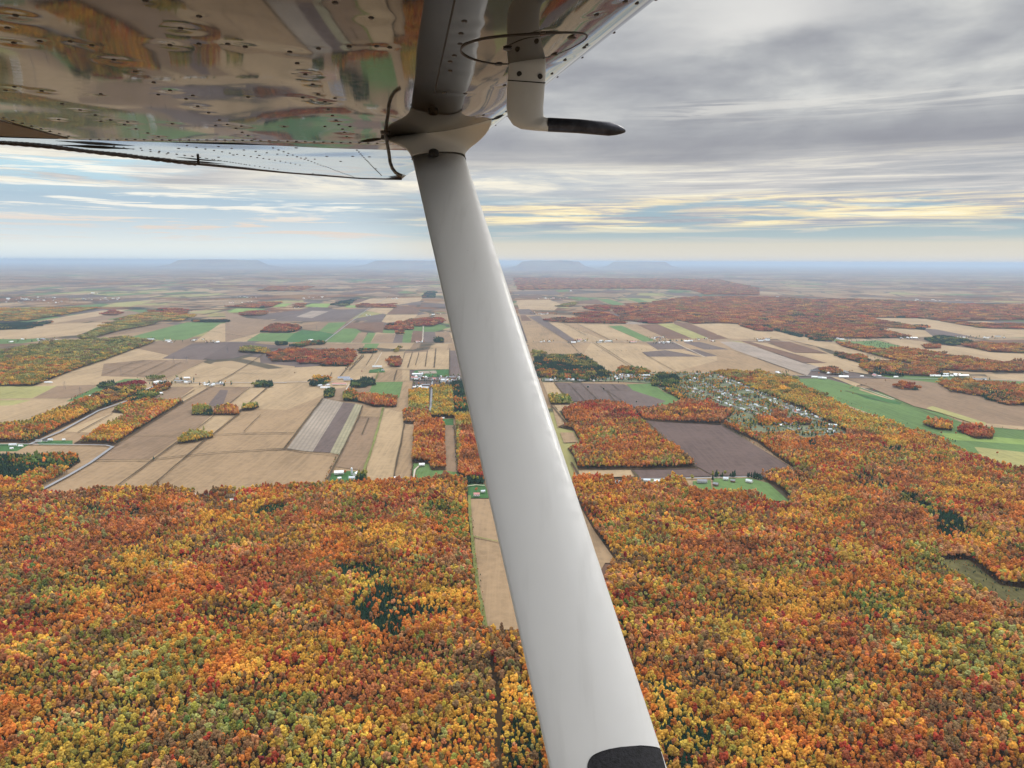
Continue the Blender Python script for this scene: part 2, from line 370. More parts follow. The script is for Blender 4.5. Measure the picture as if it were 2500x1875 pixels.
# aileron hinge brackets and the small static post
def spindle(name, p, q, r, parent, z=.02, mt=None, prof=(0, .5, 1, 1, .5, 0)):
    a = np.array([*p, float(wz(p[1])+leading(np.array([LE-p[0]]))[0])-z]); b = np.array([*q, float(wz(q[1])+leading(np.array([LE-q[0]]))[0])-z]); V, Fc = [], []; n = len(prof); nx = np.cross(b-a, [0, 0, 1.]); nx /= np.linalg.norm(nx); nz_ = np.cross(nx, b-a); nz_ /= np.linalg.norm(nz_)
    for i, pr in enumerate(prof):
        c_ = a+(b-a)*i/(n-1)
        for j in range(8):
            an = .785*j; V.append(c_+(nx*math.cos(an)+nz_*math.sin(an))*r*max(pr, .08))
    for i in range(n-1):
        for j in range(8): Fc.append([i*8+j, i*8+(j+1) % 8, (i+1)*8+(j+1) % 8, (i+1)*8+j])
    Fc += [list(range(8))[::-1], [(n-1)*8+j for j in range(8)]]
    return lmesh(name, V, Fc, mt or M_gap, parent, smooth=False)
spindle('hinge_arm', outb(*CA(300,772))[:2], outb(*CA(730,796))[:2], .007, wing, .008)
spindle('hinge_arm', outb(*CA(950,856))[:2], outb(*CA(1220,880))[:2], .005, wing, .008)
def tube(name, pts, r, mt, parent, n=12, sm=True, caps=True, flat=None):
    pts = [np.array(p, float) for p in pts]; V, Fc = [], []; rs = r if isinstance(r, (list, tuple)) else [r]*len(pts)
    prev = None
    for i, p in enumerate(pts):
        d_ = pts[min(i+1, len(pts)-1)]-pts[max(i-1, 0)]; d_ /= np.linalg.norm(d_)
        ref = np.array([0, 1., 0]) if flat is None else np.array(flat, float); a = np.cross(d_, ref); a /= np.linalg.norm(a); b = np.cross(d_, a)
        for j in range(n):
            an = 6.2832*j/n; rr_ = rs[i]; ra, rb = (rr_, rr_) if not isinstance(rr_, tuple) else rr_
            V.append(p+a*math.cos(an)*ra+b*math.sin(an)*rb)
    for i in range(len(pts)-1):
        for j in range(n): Fc.append([i*n+j, i*n+(j+1) % n, (i+1)*n+(j+1) % n, (i+1)*n+j])
    if caps: Fc += [list(range(n))[::-1], [(len(pts)-1)*n+j for j in range(n)]]
    return lmesh(name, V, Fc, mt, parent, smooth=sm)
def at(px, py, depth):                  # pixel + distance along the view axis -> aircraft frame
    d = ray(px, py)*depth; return np.array([d@AF, d@AS, d[2]])
q = outb(*CA(1070, 858)); q[2] = float(wz(q[1]))
tube('static_post', [q+[0, 0, .02], q+[0, 0, -.012], q+[0, 0, -.035]], [.006, .008, .006], M_gap, wing, 8)
tube('trailing_edge_strip', [[a, b, float(wz(b))-.001] for a, b in te[4:]], .0085, M_edge, tip, 6, flat=(0, 0, 1))
# ---- fuselage beside the eye, out of view, added to block light on the strut: lofted shell with window panes
fs = []
for t, w0, zt, zb in [(2.9, .30, -.30, -.75), (2.5, .75, -.12, -1.0), (1.5, 1.0, -.02, -1.2), (.9, 1.08, .30, -1.28), (.55, 1.1, .38, -1.28), (-1.2, 1.1, .38, -1.25), (-2.2, .85, .25, -1.0), (-5.2, .25, .05, -.25)]:
    r_ = []
    for i in range(28):
        a = 6.2832*i/28; cx, sz = math.cos(a), math.sin(a); cx = math.copysign(abs(cx)**.45, cx); sz = math.copysign(abs(sz)**.45, sz)
        r_.append(np.array([t, -.90+cx*w0/2, (zt+zb)/2+sz*(zt-zb)/2]))
    fs.append(r_)
fus = loft('unseen_fuselage', fs, M_white, air)
for t0, t1 in ((-.15, .52), (-1.0, -.3)):
    V = []
    for s_ in (-.348, -.340):
        V += [[t0, s_, -.28], [t1, s_, -.28], [t1-.08, s_, .20], [t0+.03, s_, .20]]
    lmesh('side_window', V, [(3, 2, 1, 0), (4, 5, 6, 7), (0, 1, 5, 4), (1, 2, 6, 5), (2, 3, 7, 6), (3, 0, 4, 7)], mat('tinted_pane', (.03, .035, .04), .08), fus)
# ---- strut
TOPD, BOTD = 3.0, 1.30
cT = at((1006+1139)/2, 387, TOPD); cB = at((1337+1639)/2, 1875, BOTD)
def perp_w(x0, x1, y, D, slope): 
    a, b = at(x0, y, D), at(x1, y, D); return np.linalg.norm(a-b)
ax = cB-cT; axn = ax/np.linalg.norm(ax); ch = np.array([1., 0, 0]); ch -= axn*(ch@axn); ch /= np.linalg.norm(ch); th_ = np.cross(axn, ch)
wT = perp_w(1006, 1139, 387, TOPD, 0)/abs((at(1100,387,TOPD)-at(1000,387,TOPD))@ch/np.linalg.norm(at(1100,387,TOPD)-at(1000,387,TOPD)))*.93
wB = perp_w(1337, 1639, 1875, BOTD, 0)*.93
STW = (wT+wB)/2
print('strut widths', wT, wB, 'thick dir', th_, 'axis', cT, cB)
sec = []
nS = 40
for i in range(nS):                     # airfoil section: round nose forward, sharp flanged tail
    a = 6.2832*i/nS; x = math.cos(a); y = math.sin(a)
    tk = .27*(1-.50*((1-x)/2)**1.4)
    sec.append((x*.5, math.copysign(abs(y)**.72, y)*tk*.5))
secA = np.array(sec)
secA = np.concatenate([secA[:19], [[-.497, .022], [-.518, .012], [-.518, -.012], [-.497, -.022]], secA[22:]])
def strut_ring(p, w): return [p+ch*(x*w)+th_*(y*w) for x, y in secA]
def gl(ni, n): return [[i*n+j, i*n+(j+1) % n, (i+1)*n+(j+1) % n, (i+1)*n+j] for i in range(ni-1) for j in range(n)]
rings = []
for i in range(24):
    q = i/23*1.55; rings.append(strut_ring(cT+ax*q, wT+(wB-wT)*q))
strut = loft('wing_strut', rings, M_white, air)
# black abrasion pad wrapped on the upper-inboard face near the foot
pc = [(1434,1875),(1440,1845),(1462,1832),(1500,1823),(1560,1817),(1608,1815),(1619,1818),(1628,1830),(1634,1850),(1640,1875),(1668,2000),(1480,2000)]
nrmS = th_ if (th_@(-cB)) > 0 else -th_
def on_strut(x, y):                      # drop a pixel on the face of the strut
    d0 = at(x, y, 1.0); best = None
    lo = cB; n_ = nrmS; q = ((lo+n_*STW*.135)@n_)/(d0@n_); P = d0*q
    u = (P-cB)@ch/wB; u = max(-.5, min(.5, u)); i = np.argmin(abs(secA[:20, 0]-u)) ; h_ = abs(np.interp(u, secA[:19, 0][::-1], secA[:19, 1][::-1]))*wB
    P = cB+axn*((P-cB)@axn)+ch*(u*wB)+n_*(h_+.0015); return P
def in_poly(x, y, poly):
    x = np.asarray(x); y = np.asarray(y); r_ = np.zeros(x.shape, bool); n = len(poly)
    for i in range(n):
        x0, y0 = poly[i]; x1, y1 = poly[(i+1) % n]
        if y0 == y1: continue
        c_ = ((y0 > y) != (y1 > y)) & (x < (x1-x0)*(y-y0)/(y1-y0)+x0); r_ ^= c_
    return r_
def smooth_poly(P, it=2):
    P = [np.array(p, float) for p in P]
    for _ in range(it):
        Q = []
        for i in range(len(P)): a, b = P[i], P[(i+1) % len(P)]; Q += [a*.75+b*.25, a*.25+b*.75]
        P = Q
    return P
pad = smooth_poly(pc, 2)
# fill by scanning rows between left and right borders
rows = []
for y in np.linspace(1817, 1990, 40):
    xs = []
    for i in range(len(pad)):
        a, b = pad[i], pad[(i+1) % len(pad)]
        if (a[1] > y) != (b[1] > y): xs.append(a[0]+(b[0]-a[0])*(y-a[1])/(b[1]-a[1]))
    if len(xs) >= 2: rows.append([on_strut(x, y) for x in np.linspace(min(xs), max(xs), 24)])
V = [v for r_ in rows for v in r_]; nv = len(V); Fc = gridfaces(len(rows), 24).tolist()
V += [v-nrmS*.004 for v in V]; Fc += gridfaces(len(rows), 24, True, nv).tolist()
e = [i for i in range(24)]+[24*i+23 for i in range(1, len(rows))]+[24*(len(rows)-1)+j for j in range(22, -1, -1)]+[24*i for i in range(len(rows)-2, 0, -1)]
Fc += [[e[i], e[(i+1) % len(e)], e[(i+1) % len(e)]+nv, e[i]+nv] for i in range(len(e))]
tape = lmesh('abrasion_pad', V, Fc, M_tape, strut, smooth=True)
# ---- cuff fairing flaring from the strut top into the wing
jl, jr_ = inb(*CB(330, 832)), inb(*CB(985, 770)); jc = (jl+jr_)/2
def cuff_ring(f):
    # f=0 at strut, 1 on the wing skin; flare widens fast near the wing
    g = f**2.6
    w = wT*1.03*(1-g)+np.linalg.norm(jr_-jl)*g
    p_ = cT*(1-f)+jc*f; c2 = ch*(1-g)+((jr_-jl)/np.linalg.norm(jr_-jl))*g; c2 = c2/np.linalg.norm(c2)
    t2 = th_*(1-f)+np.array([0, -1., -.03])*np.sign(-th_[1] or 1)*f; t2 = t2/np.linalg.norm(t2)
    tk = 1.06+.25*g
    return [p_+c2*(x*w)+t2*(y*w*tk*(1 if f < .99 else 1)) for x, y in secA]
rg = [cuff_ring(f) for f in np.linspace(-.03, 1.0, 16)]
def lead1(t): return float(leading(np.array([LE-t]))[0])
for f_, r_ in zip(np.linspace(-.03, 1.0, 16), rg):
    for v in r_: v[2] = min(v[2]+lead1(v[0])*max(0, f_)**5, float(wz(v[1]))+lead1(v[0])+.004)
cuff = loft('strut_fairing', rg, M_cuff, strut)
gp = []
for f in (-.032, -.052):
    gp.append([cT+(cT-jc)*(-f)*.0+ (jc-cT)*f+ch*(x*wT*1.035)+th_*(y*wT*1.075) for x, y in secA])
loft('fairing_seam', gp, M_gap, cuff)
base = cuff_ring(1.0); cb = sum(base)/len(base)
r1 = [cb+(v-cb)*1.02 for v in base]; 
for v in r1: v[2] = float(wz(v[1]))+lead1(v[0])-.0035
r2 = [v.copy() for v in r1]
for v in r2: v[2] += .006
loft('fairing_seam', [r1, r2], M_gap, cuff)
for q_, w_ in (((180, 850), (345, 826)), ((985, 771), (1060, 765))):
    spindle('fairing_end', inb(*CB(*q_))[:2], inb(*CB(*w_))[:2], .0045, cuff, .004)
pS = at(*CB(636, 915), TOPD); nS_ = np.array([0, -1., 0])
def on_cuff(px, py):
    d0 = at(px, py, 1.0); q = ((cT+nrmS*wT*.16)@nrmS)/(d0@nrmS); return d0*q
sc = on_cuff(*CB(636, 915)); V, Fc = [], []
for i in range(4):
    for j in range(12):
        a = .5236*j; rr_ = (.02, .019, .012, .004)[i]; V.append(sc+ch*rr_*math.cos(a)+axn*rr_*math.sin(a)+nrmS*(-.01, .006, .011, .013)[i])
lmesh('fairing_screw', V, gl(4, 12)+[[36+j for j in range(12)]], M_gap, cuff)
# ---- pitot tube: mast with screws, elbow, dark tapered probe
pj = inb(*CB(1197, 395)); dP = (pj@L(0,0,0)*0 if False else None)
def dep(p_): return float((AF*p_[0]+AS*p_[1]+AZ*p_[2])@CF)
D = dep(pj)
ctr = [CB(1197, 330), CB(1197, 395), CB(1193, 480), CB(1187, 560), CB(1186, 640), CB(1196, 690), CB(1222, 722), CB(1262, 738), CB(1323, 749)]
wid = [225, 225, 222, 222, 222, 200, 150, 105, 84]
pts = [at(x, y, D) for x, y in ctr]; rad = [w_/2.458/FPX*D/2 for w_ in wid]
# hand-shaped elbow so the outer bend is round and the inner bend is tight
ring = []
left = [(1085,330),(1085,395),(1080,480),(1075,560),(1073,650),(1082,705),(1112,750),(1160,775),(1240,784),(1322,789)]
right = [(1310,330),(1310,395),(1305,480),(1300,560),(1294,640),(1294,672),(1296,690),(1302,700),(1312,706),(1326,708)]
V, n = [], 20
for l_, r_ in zip(left, right):
    a, b = at(*CB(*l_), D), at(*CB(*r_), D); c_ = (a+b)/2; h_ = (b-a)/2; w_ = np.linalg.norm(h_); dn = -c_/np.linalg.norm(c_)
    tk = min(w_*.42, .019) if w_ > .03 else w_*.9
    for j in range(n):
        an = 6.2832*j/n; V.append(c_+h_*math.cos(an)+dn*tk*math.sin(an))
pit = lmesh('pitot_tube', V, gl(len(left), n)+[list(range(n))[::-1], [(len(left)-1)*n+j for j in range(n)]], M_cuff, air, smooth=True)
rp = np.linalg.norm(at(*CB(1325, 789), D)-at(*CB(1325, 707), D))/2
pr = [((1318,748), .98), ((1330,748.5), 1.0), ((1500,757), 1.0), ((1688,773), 1.0), ((1692,774), .98), ((1730,778), .80), ((1765,783), .50), ((1784,787), .22), ((1788,787), .08)]
tube('pitot_probe', [at(*CB(*q_), D) for q_, _ in pr], [rp*f_ for _, f_ in pr], M_probe, pit, 20, flat=(0, 0, 1))
V = []
for y_, tt in ((478, 1.012), (485, 1.012)):
    a, b = at(*CB(1081, y_), D), at(*CB(1306, y_+16), D); c_ = (a+b)/2; h_ = (b-a)/2*tt; dn = -c_/np.linalg.norm(c_)
    for j in range(n): an = 6.2832*j/n; V.append(c_+h_*math.cos(an)+dn*.0195*math.sin(an))
lmesh('mast_seam', V, gl(2, n), M_gap, pit)
for q_ in ((1150, 443), (1275, 458)):
    c_ = at(*CB(*q_), D); dn = -c_/np.linalg.norm(c_); c_ = c_+dn*(.017 if q_[0] < 1200 else .0145); e1 = np.cross(dn, [0, 0, 1.]); e1 /= np.linalg.norm(e1); e2 = np.cross(dn, e1); V = []
    for k_, (r_, o_) in enumerate(((.0062, -.004), (.0062, .0015), (.004, .0025))):
        for j in range(12): an = .5236*j; V.append(c_+e1*r_*math.cos(an)+e2*r_*math.sin(an)+dn*o_)
    lmesh('screw', V, gl(3, 12)+[[24+j for j in range(12)]], M_gap, pit)
# ---- round inspection cover around the pitot mast
cc = inb(*CB(1190, 312)); 
e_ = [inb(*CB(*q_)) for q_ in ((880, 362), (1503, 262))]; Rc = np.linalg.norm(e_[0]-e_[1])/2; cc = (e_[0]+e_[1])/2
V = []; n = 64
for r_, dz_ in ((Rc, .003), (Rc, -.0009), (Rc-.003, -.0009), (Rc-.003, .003)):
    for j in range(n): an = 6.2832*j/n; t, s = cc[0]+r_*math.cos(an), cc[1]+r_*math.sin(an); V.append([t, s, .40+.03*s+float(leading(np.array([LE-t]))[0])+dz_])
cov = lmesh('inspection_cover_rim', V, gl(4, n), mat('cover_seam', (.07, .055, .045), .6), wing, smooth=False)
for q_ in ((1080, 293), (1463, 283), (1025, 388), (1357, 380)):
    V, Fc = domes([(*inb(*CB(*q_))[:2], .010)], lambda t, s: .40+.03*s+float(leading(np.array([LE-t]))[0])-.001, 12)
    lmesh('screw', V, Fc, M_rivet, cov)
# ---- fuel vent tube
v0 = inb(*CB(345, 795)); Dv = dep(v0)
vp = [at(*CB(*q_), Dv) for q_ in ((343, 780), (347, 800), (357, 860), (368, 920), (375, 975), (388, 1010), (408, 1036), (428, 1048), (446, 1055))]
tube('fuel_vent_tube', vp, .0068, M_tube, air, 12, flat=(0, 1, 0))
tube('vent_collar', [v0+[0, 0, .004], v0+[0, 0, -.006]], .019, M_rivet, air, 12)
# ================================================================== THE LAND
CROPS = {'C3': (0,600,3.16), 'C4': (550,600,3.403), 'C5': (1150,600,3.16), 'C6': (1750,600,2.949), 'D1': (0,850,3.16), 'D2': (650,850,3.403),
         'D3': (1300,850,3.403), 'D4': (1850,850,3.403), 'E5': (0,1200,2.4575), 'E6': (700,1200,2.212), 'E7': (1600,1200,2.458), 'P': (0,0,1)}
def ext(x, y):
    if x < 3: x = -260
    if x > 2496: x = 2760
    if y > 1866: y = 2150
    return x, y
def px(cr, s):                           # 'x y x y ...' or list of numbers in a survey sheet -> photograph pixels
    v = [float(a) for a in s.replace(',', ' ').split()]; x0, y0, k_ = CROPS[cr]
    return [ext(x0+a/k_, y0+b/k_) for a, b in zip(v[::2], v[1::2])]
# ---- ground sheet with its far patchwork of fields and woods
def ground_material():
    m = bpy.data.materials.new('plain_earth'); m.use_nodes = True; q = NT(m.node_tree); b = m.node_tree.nodes['Principled BSDF']
    b.inputs['Roughness'].default_value = .95; b.inputs['Specular IOR Level'].default_value = .1
    co = q.add('ShaderNodeTexCoord').outputs['Object']
    wob = q.noise(q.vm('MULTIPLY', co, (.00012, .00012, 0)), 1.0, 2, .5, 0, True)
    cw = q.vm('ADD', co, q.vm('MULTIPLY', q.vm('SUBTRACT', wob, (.5, .5, .5)), (2600, 2600, 0)))
    mp = q.add('ShaderNodeMapping'); q.put(mp.inputs['Vector'], cw); mp.inputs['Rotation'].default_value = (0, 0, math.radians(14)); mp.inputs['Scale'].default_value = (1/420, 1/1100, 1)
    v = q.add('ShaderNodeTexVoronoi', distance='CHEBYCHEV'); q.put(v.inputs['Vector'], mp.outputs[0]); v.inputs['Scale'].default_value = 1; v.inputs['Randomness'].default_value = .75
    sp = q.add('ShaderNodeSeparateColor'); q.put(sp.inputs[0], v.outputs['Color'])
    f = q.ramp(sp.outputs[0], [(0, C_['T']), (.34, C_['T2']), (.52, C_['P']), (.66, C_['M']), (.76, C_['B']), (.84, C_['O']), (.92, C_['G']), (1, C_['S'])], 'CONSTANT')
    v2 = q.add('ShaderNodeTexVoronoi', feature='DISTANCE_TO_EDGE'); q.put(v2.inputs['Vector'], mp.outputs[0]); v2.inputs['Scale'].default_value = 1.0; v2.inputs['Randomness'].default_value = .6
    hedge = q.m('MULTIPLY', q.sm(v2.outputs['Distance'], .07, .04), q.sm(q.noise(co, .0016, 3, .5), .42, .5))
    f = q.mix(q.m('MULTIPLY', hedge, .85), f, (.05, .045, .03))
    f = q.mix(q.sm(q.noise(co, .004, 5, .6), .3, .7), f, q.mix(1.0, f, (.82, .8, .8), 'MULTIPLY'))
    w1 = q.noise(q.vm('MULTIPLY', co, (.00022, .00034, 0)), 1.0, 7, .62, .3)
    w2 = q.noise(q.vm('MULTIPLY', co, (.0013, .0022, 0)), 1.0, 4, .55)
    sepc = q.add('ShaderNodeSeparateXYZ'); q.put(sepc.inputs[0], co)
    woods = q.sm(q.m('ADD', q.m('ADD', q.m('MULTIPLY', w1, .75), q.m('MULTIPLY', w2, .25)), q.sm(sepc.outputs[1], 9000, 26000, 0, .03)), .53, .537)
    woods = q.m('MULTIPLY', woods, q.sm(sepc.outputs[1], 7500, 8500))
    wc = q.ramp(q.noise(co, .0011, 5, .65), [(.38, (.018, .035, .028)), (.44, (.08, .045, .025)), (.50, (.19, .075, .03)), (.62, (.24, .13, .045))])
    wc = q.mix(q.sm(q.noise(co, .02, 3, .6), .3, .7), q.mix(1.0, wc, (.6, .6, .6), 'MULTIPLY'), wc)
    q.put(b.inputs['Base Color'], q.mix(woods, f, wc)); return m
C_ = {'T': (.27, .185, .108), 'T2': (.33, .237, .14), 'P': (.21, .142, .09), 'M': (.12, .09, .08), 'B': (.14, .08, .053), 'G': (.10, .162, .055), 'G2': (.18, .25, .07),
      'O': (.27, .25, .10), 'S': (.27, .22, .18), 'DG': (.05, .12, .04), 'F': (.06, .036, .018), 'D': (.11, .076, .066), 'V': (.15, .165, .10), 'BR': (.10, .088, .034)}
gm = ground_material()
g = mesh('ground', [(-150000, -6000, 0), (150000, -6000, 0), (150000, 150000, 0), (-150000, 150000, 0)], [(0, 1, 2, 3)], gm); tag(g, kind='structure')
def field_material(name, base, stripe=None, var=.17):
    m = bpy.data.materials.new('field_'+name); m.use_nodes = True; q = NT(m.node_tree); b = m.node_tree.nodes['Principled BSDF']
    b.inputs['Roughness'].default_value = .95; b.inputs['Specular IOR Level'].default_value = .1
    co = q.add('ShaderNodeTexCoord').outputs['Object']
    n = q.m('ADD', q.m('MULTIPLY', q.noise(q.vm('MULTIPLY', co, (.006, .0025, 0)), 1.0, 6, .6, .5), .6), q.m('MULTIPLY', q.noise(co, .05, 4, .6), .4))
    c_ = q.mix(q.sm(n, .34, .66), tuple(v*(1-var*1.3) for v in base), tuple(min(1, v*(1+var)) for v in base))
    c_ = q.mix(q.m('MULTIPLY', q.sm(q.noise(q.vm('MULTIPLY', co, (.016, .009, 0)), 1.0, 7, .7, 1.2), .5, .62), .30), c_, tuple(v*.78 for v in base))
    blot = q.sm(q.noise(co, .009, 3, .5, .8), .64, .74); c_ = q.mix(q.m('MULTIPLY', blot, .38), c_, tuple(v*.62 for v in base))
    if stripe:
        dxs, dys, wd = stripe; sp = q.add('ShaderNodeSeparateXYZ'); q.put(sp.inputs[0], co)
        u = q.m('ADD', q.m('MULTIPLY', sp.outputs[0], dys/wd), q.m('MULTIPLY', sp.outputs[1], -dxs/wd))
        s_ = q.m('ADD', q.m('MULTIPLY', q.m('SINE', q.m('MULTIPLY', u, 6.2832)), .5), .5)
        c_ = q.mix(q.m('MULTIPLY', q.sm(s_, .45, .8), .5), c_, tuple(v*.6 for v in base))
    else:
        tr = q.noise(q.vm('MULTIPLY', co, (.12, .004, 0)), 1.0, 2, .5); c_ = q.mix(q.m('MULTIPLY', q.sm(tr, .43, .60), .5), c_, tuple(v*1.18 for v in base))
    q.put(b.inputs['Base Color'], c_); return m
FM = {}
for a, b in C_.items(): FM[a] = field_material(a, b, None, .4 if a in ('BR', 'V') else .19)
g1, g2 = G(*px('D2', '640 450')[0]), G(*px('D2', '385 860')[0]); dd = (g2-g1)[:2]; dd /= np.linalg.norm(dd)
FM['ST'] = field_material('striped_stubble', (.30, .25, .20), (dd[0], dd[1], 13))
FM['SO'] = field_material('striped_olive', (.29, .26, .17), (dd[0], dd[1], 11))
zc = [.08]
def tri_fill(P2):                        # ear clipping through mathutils
    from mathutils.geometry import tessellate_polygon
    return tessellate_polygon([[Vector((a, b, 0)) for a, b in P2]])
NAMES = {'T': 'stubble_field', 'T2': 'stubble_field', 'P': 'stubble_field', 'M': 'ploughed_field', 'B': 'ploughed_field', 'G': 'green_field', 'G2': 'green_field', 'O': 'meadow', 'S': 'stubble_field',
         'DG': 'lawn', 'F': 'forest_floor', 'D': 'ploughed_field', 'V': 'village_ground', 'BR': 'clearing', 'ST': 'stubble_field', 'SO': 'stubble_field'}
def field(kind, cr, s, name=None):
    P = px(cr, s) if isinstance(s, str) else s
    zc[0] += .018; P3 = [G(x, y, zc[0]) for x, y in P]
    o = mesh(name or NAMES[kind], P3, tri_fill([(v[0], v[1]) for v in P3]), FM[kind]); tag(o, kind='structure'); return o
